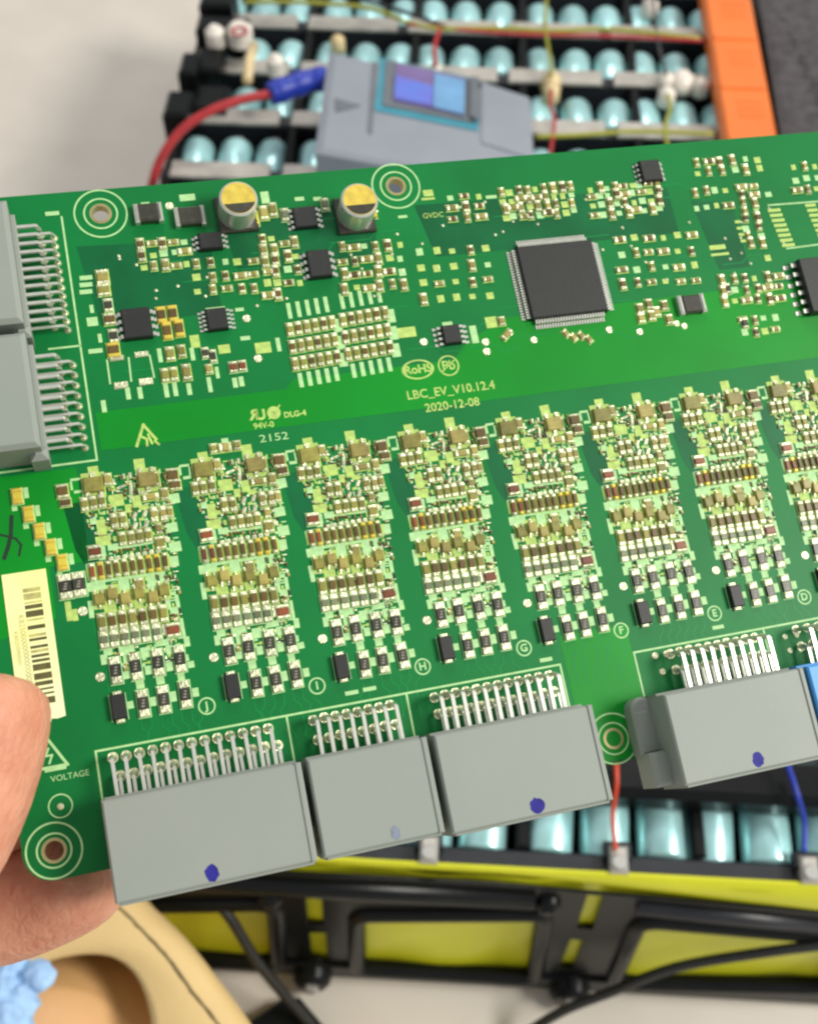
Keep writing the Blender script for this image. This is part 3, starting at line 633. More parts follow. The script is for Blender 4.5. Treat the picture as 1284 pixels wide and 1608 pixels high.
pins(c1, *[bp(x, y, 2.4)[0] for x, y in ((176, 1190), (422, 1140))], 13, 43.9, 50.1, 4.6, 0.54); pins(c1, *[bp(x, y, 1.4)[0] for x, y in ((188, 1215), (436, 1165))], 13, 46.6, 50.1, 2.2, 0.5)
ink(c1, *bp(333, 1371, HG), HG + 0.06, 0.95, 1.2, 'marker')
c2 = housing('connector', 23.55, 41.5, 49.85, 63.75, HG, 'housing', 'short grey connector with faded ink dot')
pins(c2, *[bp(x, y, 2.4)[0] for x, y in ((494, 1128), (616, 1104))], 8, 43.9, 50.1, 4.6, 0.54); pins(c2, *[bp(x, y, 1.4)[0] for x, y in ((500, 1158), (622, 1130))], 8, 46.9, 50.1, 2.2, 0.55)
ink(c2, *bp(621, 1308, HG), HG + 0.06, 0.7, 0.95, 'markerf')
c3 = housing('connector', 42.55, 67.8, 49.9, 64.3, HG, 'housing', 'grey connector with round violet ink dot')
pins(c3, *[bp(x, y, 2.4)[0] for x, y in ((686, 1090), (868, 1056))], 12, 43.9, 50.1, 4.6, 0.58); pins(c3, *[bp(x, y, 1.4)[0] for x, y in ((690, 1115), (872, 1080))], 12, 46.6, 50.1, 2.2, 0.5)
ink(c3, *bp(843, 1265, HG), HG + 0.06, 1.1, 1.1, 'marker')
c4 = housing('connector', 79.6, 103.9, 50.6, 64.6, HG, 'housing', 'grey connector with rounded side flange and blue ink dot')
m = MB(); m.box(78.5, -55.6, 0.05, 3.9, 7.2, 3.4, 'housing', 0.5); m.cyl(78.5, -52.0, 0.06, 1.93, 3.3, 'housing', 24, chamfer=0.5); m.box(78.6, -61.6, 0.08, 3.6, 5.4, 6.0, 'housing', 0.6); part('flange', m, parent=c4)
pins(c4, *[bp(x, y, 2.4)[0] for x, y in ((1060, 1020), (1195, 1000))], 10, 44.1, 50.8, 4.6, 0.6); pins(c4, *[bp(x, y, 1.4)[0] for x, y in ((1065, 1045), (1202, 1022))], 10, 46.9, 50.8, 2.2, 0.6)
for x, y in ((1028, 1030), (1046, 1027), (1040, 1055)): put('test_point', dot_mesh(0.6), *bp(x, y), parent=board)
ink(c4, *bp(1190, 1193, HG), HG + 0.06, 0.95, 1.1, 'marker')
c5 = housing('connector', 104.4, 128.0, 50.6, 64.6, HG + 0.4, 'housingb', 'bright blue connector')
pins(c5, *[bp(x, y, 2.4)[0] for x, y in ((1262, 992), (1400, 966))], 9, 44.1, 50.8, 4.6, 0.6); pins(c5, *[bp(x, y, 1.4)[0] for x, y in ((1265, 1018), (1404, 990))], 9, 46.9, 50.8, 2.2, 0.6)
for x, y in ((1232, 1000), (1250, 997), (1240, 1022), (1256, 1020)): put('test_point', dot_mesh(0.5), *bp(x, y))

# connectors on the left edge: pins run sideways
def pin_side(L, zh, wd):
    m = MB(); h = wd / 2; prof = [(0.0, 0.06), (0.0, zh * 0.55), (-0.5, zh), (-L - 0.8, zh)]
    for (x0, a), (x1, b) in zip(prof, prof[1:]):
        d = Vector((x1 - x0, b - a)).normalized(); n = Vector((-d.y, d.x)) * h
        P = [(x0 - n.x, a - n.y), (x1 - n.x, b - n.y), (x1 + n.x, b + n.y), (x0 + n.x, a + n.y)]
        vs = [(x, -h, z) for x, z in P] + [(x, h, z) for x, z in P]
        m.add(vs, [(0, 1, 2, 3), (4, 5, 6, 7)[::-1], (0, 4, 5, 1), (1, 5, 6, 2), (2, 6, 7, 3), (3, 7, 4, 0)], 'tin')
    m.cyl(0.0, 0.0, 0.0, 0.62, 0.5, 'solder', 12, r2=0.4, chamfer=0.12)
    return m.mesh('pin', MM)
def side_conn(v0, v1, n, label):
    m = MB(); m.box(-13.0, -(v0 + v1) / 2, 0.05, 12.2, v1 - v0, 9.0, 'housing', 0.7); m.box(-6.6, -(v0 + v1) / 2, 0.06, 0.9, v1 - v0 - 1.2, 5.0, 'housing', 0.2)
    m.box(-7.4, -v1 - 0.2, 0.05, 2.6, 2.0, 6.0, 'housing', 0.8)
    o = part('connector', m, label); a = pin_side(3.8, 3.6, 0.5); b = pin_side(6.0, 1.9, 0.42)
    for k in range(n):
        v = v0 + 2.2 + (v1 - v0 - 4.4) * k / (n - 1)
        ob('pin', a, o, (-2.7 * MM, -v * MM, 0)); ob('pin', b, o, (-0.75 * MM, -(v + 0.65) * MM, 0))
    return o
side_conn(-42.6, -22.2, 12, 'upper side connector in pale grey'); side_conn(-20.6, -2.4, 9, 'lower side connector in pale grey')
mk(82, 335, 2.2, 0.7)

# ------------------------------------------------------------------ barcode label
s0 = bp(5, 908); s1 = bp(72, 888); s2 = bp(103, 1128); s3 = bp(66, 1143)
sl, sr, st, sb = min(s0[0], s3[0]), (s1[0] + s2[0]) / 2, (s0[1] + s1[1]) / 2, s2[1]
sl = s0[0] - 0.2
m = MB(); m.prism([(sl, -st), (sl, -sb - 0.4), (sl + 1.5, -sb + 0.15), (sl + 3.4, -sb - 0.25), ((sl + sr) / 2 + 1, -sb - 0.2), (sr - 2.0, -sb + 0.3), (sr - 1.2, -sb + 0.15), (sr, -sb + 0.35), (sr, -st)], 0.05, 0.13, 'paper')
label = part('barcode_label', m, 'yellow and white paper barcode label')
rnd = random.Random(5); b = MB(); vv = st + 2.6; bx0, bx1 = sr - 3.7, sr - 1.15
while vv < sb - 2.6:
    h = rnd.choice((0.28, 0.42, 0.6, 0.95)); b.box((bx0 + bx1) / 2, -(vv + h / 2), 0.135, bx1 - bx0, h, 0.01, 'print' if rnd.random() < 0.7 else 'printl'); vv += h + rnd.choice((0.22, 0.3, 0.42, 0.7))
part('barcode', b, parent=label)
o = text('K825000000000000000', 0, 0, 0.85, 'printl', rz=-H90, name='label_text', at=(bx0 - 0.75, (st + sb) / 2 + 0.6), z=0.145); o.parent = label; o.scale = (0.98, 1, 1)
o = text('KB0250000000', 0, 0, 0.6, 'printl', rz=-H90, name='label_text', at=(bx0 - 1.75, (st + sb) / 2), z=0.145); o.parent = label

# ================================================================== hand holding the board
def hand():
    # joints: (name, point, radius mm)
    J = {}
    J['wrist'] = (bw(-760, 1560, -22), 26); J['palm'] = (bw(-520, 1470, -18), 27); J['heel'] = (bw(-380, 1400, -15), 21)
    J['th0'] = (bw(-300, 1500, 2), 15); J['th1'] = (bw(-165, 1390, 13), 12.3); J['th2'] = (bw(-90, 1270, 12.5), 12.4); J['th3'] = (bw(-48, 1120, 11.6), 12.6); J['th4'] = (bw(-46, 1062, 10.8), 10.8)
    J['k1'] = (bw(-300, 1440, -19), 13); J['i1'] = (bw(-120, 1440, -21), 10.3); J['i2'] = (bw(20, 1426, -19.5), 9.6); J['i3'] = (bw(120, 1385, -14), 9.0); J['i4'] = (bw(170, 1345, -11.5), 7.5)
    J['k2'] = (bw(-310, 1340, -22), 13); J['m1'] = (bw(-120, 1300, -21), 10); J['m2'] = (bw(60, 1260, -18), 9.6); J['m3'] = (bw(190, 1215, -12.5), 8.4); J['m4'] = (bw(235, 1200, -11), 7)
    J['k3'] = (bw(-330, 1250, -24), 12.5); J['r1'] = (bw(-150, 1170, -22), 9.6); J['r2'] = (bw(20, 1120, -18), 9.2); J['r3'] = (bw(140, 1080, -12.3), 8.0); J['r4'] = (bw(180, 1068, -10.8), 6.8)
    J['k4'] = (bw(-350, 1160, -24), 11); J['p1'] = (bw(-200, 1060, -22), 8.4); J['p2'] = (bw(-60, 1000, -17), 8.0); J['p3'] = (bw(30, 960, -11.5), 7.0); J['p4'] = (bw(60, 950, -10), 6.0)
    E_ = [('wrist', 'palm'), ('palm', 'heel'), ('heel', 'th0'), ('th0', 'th1'), ('th1', 'th2'), ('th2', 'th3'), ('th3', 'th4')]
    for k, a in (('k1', 'i'), ('k2', 'm'), ('k3', 'r'), ('k4', 'p')):
        E_ += [('heel', k), (k, a + '1')] + [(a + str(q), a + str(q + 1)) for q in (1, 2, 3)]
    names = list(J); me = bpy.data.meshes.new('hand'); me.from_pydata([J[n][0] for n in names], [(names.index(a), names.index(b)) for a, b in E_], [])
    o = bpy.data.objects.new('hand', me); col.objects.link(o)
    md = o.modifiers.new('Skin', 'SKIN'); md.use_smooth_shade = True; md.branch_smoothing = 0.6
    for i, n in enumerate(names):
        sv = me.skin_vertices[0].data[i]; sv.radius = (J[n][1] * MM,) * 2; sv.use_root = (n == 'palm')
    s = o.modifiers.new('Subdivision', 'SUBSURF'); s.levels = 2; s.render_levels = 3
    me.materials.append(M['skin'])
    dg = bpy.context.evaluated_depsgraph_get(); m2 = bpy.data.meshes.new_from_object(o.evaluated_get(dg))
    o.modifiers.clear(); o.data = m2; m2.materials.clear(); m2.materials.append(M['skin'])
    m2.polygons.foreach_set('use_smooth', [True] * len(m2.polygons))
    return o
hd = hand(); tag(hd, 'bare hand with thumb on the barcode label, fingers behind the green board', 'hand')
print('HANDOK', len(hd.data.vertices))

# ================================================================== battery pack under the board
YAW = -R(3.1); ZR = 0.110
p0 = gz(642, 1352, ZR)                         # front edge of the pack top
pack = empty('battery_pack', (p0.x, p0.y, 0.0), YAW)
tag(pack, 'opened battery pack of pale cyan cylindrical cells in black frames with yellow front', 'battery pack')
Wm = Matrix.Translation(p0 * 1.0 - Vector((0, 0, p0.z))) @ Matrix.Rotation(YAW, 4, 'Z'); Wi = Wm.inverted()
def pl(px, py, z): return Wi @ gz(px, py, z)    # photo measurement at a height -> pack coordinates
def ppart(name, mb, label=None, smooth=False, loc=(0, 0, 0), parent=None, scale=1.0):
    o = ob(name, mb.mesh(name, scale, smooth), parent or pack, loc)
    if label: o['label'] = label
    return o
XL, XR = -0.155, 0.182
rowp = 0.0462; NROW = 12
# tray
m = MB(); m.box((XL + XR) / 2, 0.300, 0.012, XR - XL + 0.012, 0.594, 0.052, 'bplast', 0.003); ppart('tray', m)
# cell: lying along the depth, shoulder and button at the far end
cm = MB(); n = 24
prof = [(0.0, -0.0165), (0.0086, -0.0165), (0.0092, -0.0155), (0.0092, 0.0075), (0.0084, 0.0100), (0.0060, 0.0112)]
vs = []; fs = []
for r, y in prof[1:]:
    for k in range(n): q = 2 * math.pi * k / n; vs.append((r * math.cos(q), y, r * math.sin(q)))
for i in range(len(prof) - 2):
    for k in range(n): fs.append((i * n + k, i * n + (k + 1) % n, (i + 1) * n + (k + 1) % n, (i + 1) * n + k))
fs += [tuple(range(n)), tuple(range((len(prof) - 2) * n, (len(prof) - 1) * n))[::-1]]
cm.add(vs, fs, 'wrap'); cellme = cm.mesh('cell', 1.0, True)
bmx = bmesh.new(); bmx.from_mesh(cellme); bmesh.ops.recalc_face_normals(bmx, faces=bmx.faces); bmx.to_mesh(cellme); bmx.free()
tm = MB(); tm.cyl(0, 0, 0, 0.0048, 0.0042, 'steel', 16, chamfer=0.0008); termme = tm.mesh('terminal')
for r in range(NROW):
    yc = 0.030 + r * rowp
    for c in range(19):
        x = XL + 0.016 + c * 0.0208 + (0.003 if (c // 3) % 2 else 0.0)
        if x > XR - 0.010: continue
        o = ob('cell', cellme, pack, (x, yc - 0.0050, ZR - 0.0150)); o.rotation_euler = (R(4), jitter(3), 0)
        t = ob('terminal', termme, o, (0, 0.0110, 0)); t.rotation_euler = (-H90, 0, 0)
# cross rails, bus bars and dividers
for r in range(NROW + 1):
    y = 0.0045 + r * rowp
    m = MB(); m.box((XL + XR) / 2, y, 0.06, XR - XL, 0.0085, ZR - 0.0665, 'rail', 0.0012); ppart('cross_rail', m)
    if r:
        m = MB()
        x = XL + 0.006
        while x < XR - 0.02:
            L = min(0.054, XR - 0.004 - x); m.box(x + L / 2, y + 0.0005, ZR - 0.0060, L, 0.0125, 0.0018, 'bus', 0.0004); x += L + 0.0065
        ppart('bus_bar', m)
    for c in range(7):
        x = XL + 0.004 + c * 0.0640
        if x > XR: continue
        m = MB(); m.box(x, y + rowp * 0.5, 0.06, 0.0055, rowp - 0.009, ZR - 0.066, 'bplast', 0.0012); ppart('divider', m)
    if r in (0,):
        pass
# upper black strip over the back of the front row
for yy, hh in ((0.031, 0.011),):
    m = MB(); m.box((XL + XR) / 2, yy + 0.004, ZR - 0.004, XR - XL, 0.018, hh, 'bplast', 0.003); ppart('cover_strip', m)
# white voltage-tap terminals on the front rail with clips
for px in (673, 968, 1262):
    q = pl(px, 1345, ZR - 0.006); m = MB(); m.box(0, 0, 0, 0.0066, 0.010, 0.006, 'bus', 0.001); m.cyl(0, -0.0016, 0.006, 0.0028, 0.0012, 'steel', 14, chamfer=0.0004); m.box(0, 0.004, 0.0, 0.010, 0.006, 0.0045, 'rail', 0.0008)
    ppart('tap_terminal', m, loc=(q.x, 0.0050, ZR - 0.0064))
# yellow film with folded lip along the top front
fr_t = 0.0; 
def panelpt(px, py, off=0.0):
    """photo measurement on the leaning front face -> (x, s) on that face; s runs up the face"""
    a = Vector((0, -0.003, 0.100)); b = Vector((0, -0.012, 0.003)); up = (a - b).normalized(); nrm = Vector((0, -up.z, up.y)); o_ = b + nrm * off
    C = Wi @ CAMP; d = (Wi.to_3x3() @ ray(px, py)); t = (o_ - C).dot(nrm) / d.dot(nrm); P = C + d * t; return P.x, (P - b).dot(up)
PB = Vector((0, -0.012, 0.003)); PU = (Vector((0, -0.003, 0.100)) - PB).normalized(); PN = Vector((0, -PU.z, PU.y))
face = Matrix((Vector((1, 0, 0)), PU, PN)).transposed().to_4x4()      # x along, y up the face, z outward
def fpart(name, mb, label=None):
    o = ob(name, mb.mesh(name), pack); o.matrix_local = Matrix.Translation(PB) @ face
    if label: o['label'] = label
    return o
# wrinkled film sheet
m = MB(); nx, ny = 90, 14; SX0, SX1 = XL - 0.004, XR + 0.003; SH = 0.1015; rnd = random.Random(3); vs = []
for j in range(ny + 1):
    for i in range(nx + 1):
        x = SX0 + (SX1 - SX0) * i / nx; y = SH * j / ny
        z = -0.0012 + 0.0007 * math.sin(x * 70 + y * 60) + 0.0005 * math.sin(x * 160 - y * 130 + 1) + rnd.uniform(-0.0001, 0.0001); vs.append((x, y, z))
m.add(vs, [(j * (nx + 1) + i, j * (nx + 1) + i + 1, (j + 1) * (nx + 1) + i + 1, (j + 1) * (nx + 1) + i) for j in range(ny) for i in range(nx)], 'film')
o = fpart('film', m, 'yellow plastic film'); o.data.polygons.foreach_set('use_smooth', [True] * len(o.data.polygons))
m = MB(); nx = 90; vs = []
for i in range(nx + 1):
    x = SX0 + (SX1 - SX0) * i / nx; bulge = 0.006 * math.exp(-((x + 0.042) / 0.020) ** 2); drop = 0.010 * max(0, (x - 0.03) / 0.1) ** 1.2 if x > 0.03 else 0
    for yy, zz in ((0.0012, ZR - 0.0035), (0.0006, ZR - 0.0026 + bulge * 0.6), (-0.0002 - bulge * 0.1, ZR - 0.003 + bulge * 0.4), (-0.0008 - drop * 0.3, ZR - 0.0040 - drop * 0.5), (-0.0010 - drop * 0.3, ZR - 0.0060 - drop)): vs.append((x, yy, zz))
m.add(vs, [(i * 5 + k, (i + 1) * 5 + k, (i + 1) * 5 + k + 1, i * 5 + k + 1) for i in range(nx) for k in range(4)], 'film')
ppart('film_lip', m, smooth=True)
# black moulded frame on the front face
def rounded(pts, r, n=5):
    out = []; N_ = len(pts)
    for i in range(N_):
        p = Vector(pts[i]); a = (Vector(pts[i - 1]) - p); b = (Vector(pts[(i + 1) % N_]) - p); ra = min(r, a.length * 0.45, b.length * 0.45)
        A_ = p + a.normalized() * ra; B_ = p + b.normalized() * ra
        for k in range(n + 1): t = k / n; out.append(tuple(A_ * (1 - t) ** 2 + p * 2 * t * (1 - t) + B_ * t * t))
    return out
F = 0.0006
def fp(px, py): return panelpt(px, py, F)
openings = [([(225, 1416), (432, 1412), (440, 1514), (262, 1520)], 36), ([(560, 1430), (856, 1428), (838, 1536), (562, 1534)], 28), ([(1004, 1438), (1330, 1466), (1300, 1545), (960, 1537)], 36), ([(478, 1388), (505, 1388), (508, 1447), (484, 1447)], 3), ([(486, 1460), (512, 1460), (516, 1511), (491, 1511)], 3), ([(922, 1400), (947, 1402), (930, 1455), (905, 1453)], 3), ([(896, 1470), (916, 1472), (898, 1518), (877, 1516)], 3)]
bmf = bmesh.new(); ed = []
def floop(pts):
    vv = [bmf.verts.new((x, y, 0)) for x, y in pts]
    for a, b in zip(vv, vv[1:] + vv[:1]): ed.append(bmf.edges.new((a, b)))
top = 0.1000; x0, x1 = SX0 - 0.002, SX1 + 0.002
floop(rounded([(x0, 0.004), (x1, 0.004), (x1, top - 0.012), (0.03, top), (x0, top)], 0.003))
for pts, r in openings:
    q = [fp(*p) for p in pts]; q = [(x, max(0.012, min(top - 0.004, y))) for x, y in q]; floop(rounded(q, r * 0.00024))
bmesh.ops.triangle_fill(bmf, use_beauty=True, edges=ed)
g = bmesh.ops.extrude_face_region(bmf, geom=list(bmf.faces)[:])
for v in [a for a in g['geom'] if isinstance(a, bmesh.types.BMVert)]: v.co.z += 0.0014
bmesh.ops.recalc_face_normals(bmf, faces=bmf.faces)
me = bpy.data.meshes.new('front_frame'); bmf.to_mesh(me); bmf.free(); me.materials.append(M['bplast'])
o = ob('front_frame', me, pack); o.matrix_local = Matrix.Translation(PB + PN * F) @ face
bv = o.modifiers.new('Bevel', 'BEVEL'); bv.width = 0.0006; bv.segments = 2; bv.limit_method = 'ANGLE'; bv.angle_limit = R(50)
# raised rim round each large opening, base bar, feet and bolts
for pts, r in openings[:3]:
    q = rounded([(x, max(0.010, min(top - 0.008, y))) for x, y in [fp(*p) for p in pts]], r * 0.00024, 6)
    m = MB(); m.tube([(x, y, F + 0.0012) for x, y in q + q[:2]], 0.0036, 'bplast', 12, cap=False); o = fpart('opening_rim', m); o.data.polygons.foreach_set('use_smooth', [True] * len(o.data.polygons))
q = [fp(*p) for p in ((480, 1405), (860, 1398))]
m = MB(); m.tube([(-0.145, top - 0.010, F + 0.001), (0.046, top - 0.010, F + 0.001)], 0.0045, 'bplast', 12); o = fpart('upper_rib', m); o.data.polygons.foreach_set('use_smooth', [True] * len(o.data.polygons))
a, b = fp(1000, 1418), fp(1320, 1452)
m = MB(); m.tube([(a[0], a[1], F + 0.001), (b[0], b[1], F + 0.001)], 0.0036, 'rail', 12); o = fpart('upper_rib', m); o.data.polygons.foreach_set('use_smooth', [True] * len(o.data.polygons))
m = MB(); m.box((x0 + x1) / 2, 0.0085, F + 0.0012, x1 - x0, 0.012, 0.002, 'bplast', 0.0008); fpart('base_bar', m)
for px, py, rr in ((497, 1550, 0.0090), (885, 1566, 0.0095)):
    x, y = fp(px, py); m = MB(); m.cyl(x, max(y, 0.006), F, rr, 0.009, 'bplast', 24, r2=rr * 0.85, chamfer=0.002); fpart('bolt_boss', m)
    m = MB(); m.cyl(x, max(y, 0.006), F + 0.009, 0.0032, 0.0022, 'steel', 6, chamfer=0.0005); fpart('bolt', m)
for px, py in ((860, 1412), (425, 1403)):
    x, y = fp(px, py); m = MB(); m.cyl(x, y, F + 0.001, 0.0050, 0.005, 'bplast', 24, r2=0.0045, chamfer=0.0025); fpart('knob', m)
# end brackets on the left side of the pack
for px, py, wx, wy, hz in ((345, 20, 0.020, 0.020, 0.012), (352, 58, 0.030, 0.014, 0.010), (330, 100, 0.016, 0.022, 0.004), (300, 120, 0.010, 0.020, 0.010), (282, 178, 0.014, 0.022, 0.008), (330, 150, 0.020, 0.022, 0.000)):
    q = pl(px, py, ZR); m = MB(); m.box(q.x, q.y, 0.02, wx, wy, ZR - 0.02 + hz, 'bplast', 0.002); ppart('end_bracket', m)
for px, py, rr, mt in ((337, 50, 0.0055, 'glue'), (376, 47, 0.0075, 'glue'), (432, 95, 0.005, 'glue')):
    q = pl(px, py, ZR + 0.01); m = MB(); m.cyl(q.x, q.y, ZR + 0.002, rr, 0.012, mt, 20, chamfer=0.003); ppart('terminal_cap', m)
q = pl(376, 47, ZR + 0.015); m = MB(); m.ring(q.x, q.y, ZR + 0.0142, 0.0050, 0.0034, 0.0006, 'wred', n=24); ppart('red_ring', m)
for (a, b) in (((398, 72), (388, 128)),):
    p, q = pl(*a, ZR + 0.01), pl(*b, ZR + 0.012); m = MB(); m.tube([p, (p + q) / 2 + Vector((0, 0, 0.003)), q], 0.0030, 'gluey', 10); ppart('tap_lead', m, smooth=True)
# solder and glue blobs of the voltage taps
for px, py, rr, mt in ((866, 120, 0.0062, 'gluey'), (866, 138, 0.0052, 'gluey'), (1046, 119, 0.0052, 'glue'), (1048, 143, 0.0054, 'glue'), (1072, 118, 0.0085, 'glue'), (1102, 128, 0.0050, 'glue'), (683, 104, 0.0042, 'glue'), (530, 60, 0.0045, 'gluey'), (1022, 3, 0.0055, 'glue')):
    q = pl(px, py, ZR + 0.002); m = MB(); m.cyl(q.x, q.y, ZR - 0.006, rr, 0.010, mt, 16, r2=rr * 0.9, chamfer=rr * 0.5); ppart('glue_blob', m, smooth=True)
def wire(pts, z, r, mt, label=None, name='wire', zs=None):
    P = [pl(x, y, (zs[i] if zs else z)) for i, (x, y) in enumerate(pts)]; m = MB(); m.tube(smooth_path(P, 8), r, mt, 8); return ppart(name, m, label, True)
zz = ZR + 0.006
wire([(858, -10), (856, 40), (862, 85), (866, 118)], zz, 0.0010, 'wyel'); wire([(866, 140), (864, 165), (870, 190), (864, 240)], zz, 0.0010, 'wred'); wire([(1026, -10), (1028, 30), (1036, 80), (1046, 116)], zz, 0.0009, 'darkfab'); wire([(1048, 148), (1052, 170), (1044, 200), (1050, 240)], zz, 0.0011, 'wyel')
wire([(690, 45), (682, 75), (684, 102)], zz, 0.0013, 'wred'); wire([(380, 2), (480, 3), (580, 12), (640, 35), (690, 45)], zz, 0.0013, 'wyel'); wire([(690, 45), (780, 44), (870, 48), (960, 46), (1100, 60)], zz, 0.0014, 'wyel'); wire([(640, 38), (800, 52), (960, 56), (1110, 64)], zz, 0.0011, 'wred'); wire([(560, -5), (640, 20), (700, 42)], zz, 0.0012, 'wblk')
wire([(840, 214), (900, 212), (1000, 206), (1120, 210)], zz, 0.0013, 'wyel'); wire([(966, 1180), (968, 1230), (962, 1280), (966, 1335)], 0, 0.0009, 'wora', zs=[ZR + 0.014, ZR + 0.012, ZR + 0.004, ZR + 0.001]); wire([(1236, 1200), (1252, 1250), (1262, 1290), (1262, 1338)], 0, 0.0011, 'wblue', zs=[ZR + 0.014, ZR + 0.012, ZR + 0.004, ZR + 0.001])

# ------------------------------------------------------------------ things on and around the pack
def flat_thing(name, corners, z0, t, mt, ch=0.002):
    """prism whose top-face corners were measured at height z0+t"""
    pts = [gz(x, y, z0 + t) for x, y in corners]; c = sum(pts, Vector()) / len(pts)
    e = empty(name, (c.x, c.y, z0)); m = MB(); q = [(p.x - c.x, p.y - c.y) for p in pts]
    inn = [(x * (1 - ch / 0.02), y * (1 - ch / 0.02)) for x, y in q]
    n = len(q); vs = [(x, y, 0) for x, y in q] + [(x, y, t - ch) for x, y in q] + [(x, y, t) for x, y in inn]
    fs = [tuple(range(n))] + [(k, k + n, (k + 1) % n + n, (k + 1) % n) for k in range(n)] + [(k + n, k + 2 * n, (k + 1) % n + 2 * n, (k + 1) % n + n) for k in range(n)] + [tuple(range(2 * n, 3 * n))[::-1]]
    m.add(vs, fs, mt); return e, m, c, z0 + t
def flush(m, name, parent):
    me = m.mesh(name); b_ = bmesh.new(); b_.from_mesh(me); bmesh.ops.recalc_face_normals(b_, faces=b_.faces); b_.to_mesh(me); b_.free(); return ob(name, me, parent)
# grey handheld device with screen, red lead in a blue sleeve
ZD = ZR + 0.0015
dev, m, c, zt = flat_thing('electronic_device', [(516, 78), (832, 152), (842, 300), (494, 236)], ZD, 0.026, 'devgrey', 0.0015)
tag(dev, 'light grey electronic device with blue screen lying on the battery pack', 'device'); flush(m, 'case', dev)
def devp(name, corners, mt, dz):
    m = MB(); m.prism([(gz(x, y, zt).x - c.x, gz(x, y, zt).y - c.y) for x, y in corners][::-1], 0.026 + dz, 0.026 + dz + 0.0006, mt); return flush(m, name, dev)
devp('window_frame', [(598, 92), (752, 126), (750, 206), (588, 174)], 'teal', 0.0001)
devp('bezel', [(606, 96), (746, 128), (744, 196), (600, 168)], 'devdark', 0.0008)
devp('screen', [(622, 104), (730, 128), (728, 186), (618, 162)], 'scrp', 0.0015); devp('screen_graphic', [(621, 124), (680, 142), (678, 172), (619, 160)], 'scr', 0.0022); devp('screen_graphic', [(682, 122), (730, 132), (728, 186), (680, 174)], 'scrl', 0.0022)
devp('end_panel', [(756, 130), (830, 154), (836, 250), (756, 225)], 'devgrey', 0.0001); devp('bezel', [(738, 128), (752, 131), (752, 196), (738, 190)], 'devdark', 0.0029)
devp('arrow_mark', [(526, 155), (566, 166), (528, 176)], 'devdark', 0.0001); devp('ridge', [(586, 98), (592, 99), (584, 210), (578, 208)], 'devdark', 0.0001)
zc = zt - 0.008
P = [gz(512, 122, zc), gz(480, 128, zc), gz(450, 138, zc), gz(424, 147, zc)]; m = MB(); m.tube([p - Vector((c.x, c.y, ZD)) for p in smooth_path(P, 6)], [0.0065 + 0.0004 * math.sin(k) for k in range(19)], 'wblue', 16); o = flush(m, 'cable_sleeve', dev); o.data.polygons.foreach_set('use_smooth', [True] * len(o.data.polygons))
P = [gz(430, 146, zc), gz(380, 156, zc), gz(330, 174, zc - 0.002), gz(285, 204, zc - 0.008), gz(252, 250, zc - 0.02), gz(236, 300, zc - 0.04), gz(226, 350, 0.03)]; m = MB(); m.tube([p - Vector((c.x, c.y, ZD)) for p in smooth_path(P, 8)], 0.0025, 'wred', 12); o = flush(m, 'cable', dev); o.data.polygons.foreach_set('use_smooth', [True] * len(o.data.polygons))
# orange cover strip over the right side of the pack
oc = empty('orange_cover'); tag(oc, 'orange plastic cover strip with moulded ribs across the battery pack', 'cover')
q0, q1 = gz(1138, -30, ZR + 0.012), gz(1180, 215, ZR + 0.012); dirv = (q1 - q0); L = dirv.length + 0.30; dirn = dirv.normalized()
oc.location = (q0.x, q0.y, ZR + 0.001); oc.rotation_euler = (0, 0, math.atan2(dirn.y, dirn.x))
m = MB(); m.box(L / 2 - 0.03, 0, 0, L, 0.028, 0.011, 'orange', 0.002); ob('body', m.mesh('body'), oc)
for k in range(9):
    m = MB(); m.box(0.012 + k * 0.046, 0, 0.011, 0.0025, 0.024, 0.0012, 'orange', 0.0004); ob('rib', m.mesh('rib'), oc)
    for j in range(3):
        m = MB(); m.box(0.024 + k * 0.046 + j * 0.006, 0.002, 0.011, 0.0016, 0.013, 0.0006, 'orange', 0.0003); ob('rib', m.mesh('rib'), oc)
# dark textured panel beyond the orange strip
dk, m, c2_, zt2 = flat_thing('textured_mat', [(1182, -60), (1600, -60), (1700, 330), (1246, 330)], 0.0, ZR - 0.012, 'darkfab', 0.001)
tag(dk, 'dark textured mat with small studs beyond the orange strip', 'mat'); flush(m, 'sheet', dk)
for r in range(4):
    for k in range(9):
        q = gz(1232 + r * 18 + k * 9, 30 + r * 34 + k * 22, zt2); s_ = MB(); s_.cyl(q.x - c2_.x, q.y - c2_.y, zt2 - 0.0003, 0.0022, 0.0012, 'darkfab', 10, chamfer=0.0004); ob('stud', s_.mesh('stud'), dk)
# cables over the floor in front
def floor_cable(pts, zs, r, label):
    P = smooth_path([gz(x, y, z) for (x, y), z in zip(pts, zs)], 8); m = MB(); c = P[-1].copy(); c.z = 0
    m.tube([p - c for p in P], r, 'wblk', 10); o = ob('cable', m.mesh('cable', 1.0, True), None, c); tag(o, label, 'cable')
floor_cable([(322, 1400), (360, 1440), (400, 1505), (440, 1555), (500, 1625)], [0.075, 0.070, 0.050, 0.03, 0.004], 0.0022, 'thin black cable hanging down the yellow front next to the tan leather')
floor_cable([(1330, 1480), (1200, 1496), (1060, 1520), (960, 1558), (880, 1590), (800, 1640)], [0.078, 0.070, 0.056, 0.036, 0.022, 0.003], 0.0020, 'thin black cable sweeping across the yellow opening onto the pale floor')
# flat dark wedge shape on the floor
dkp, m, c3_, _ = flat_thing('dark_wedge', [(380, 1612), (440, 1570), (470, 1566), (520, 1625), (500, 1700), (360, 1700)], 0.0, 0.008, 'bplast', 0.001)
tag(dkp, 'flat dark wedge on the floor beside the tan leather', 'wedge'); flush(m, 'wedge_body', dkp)

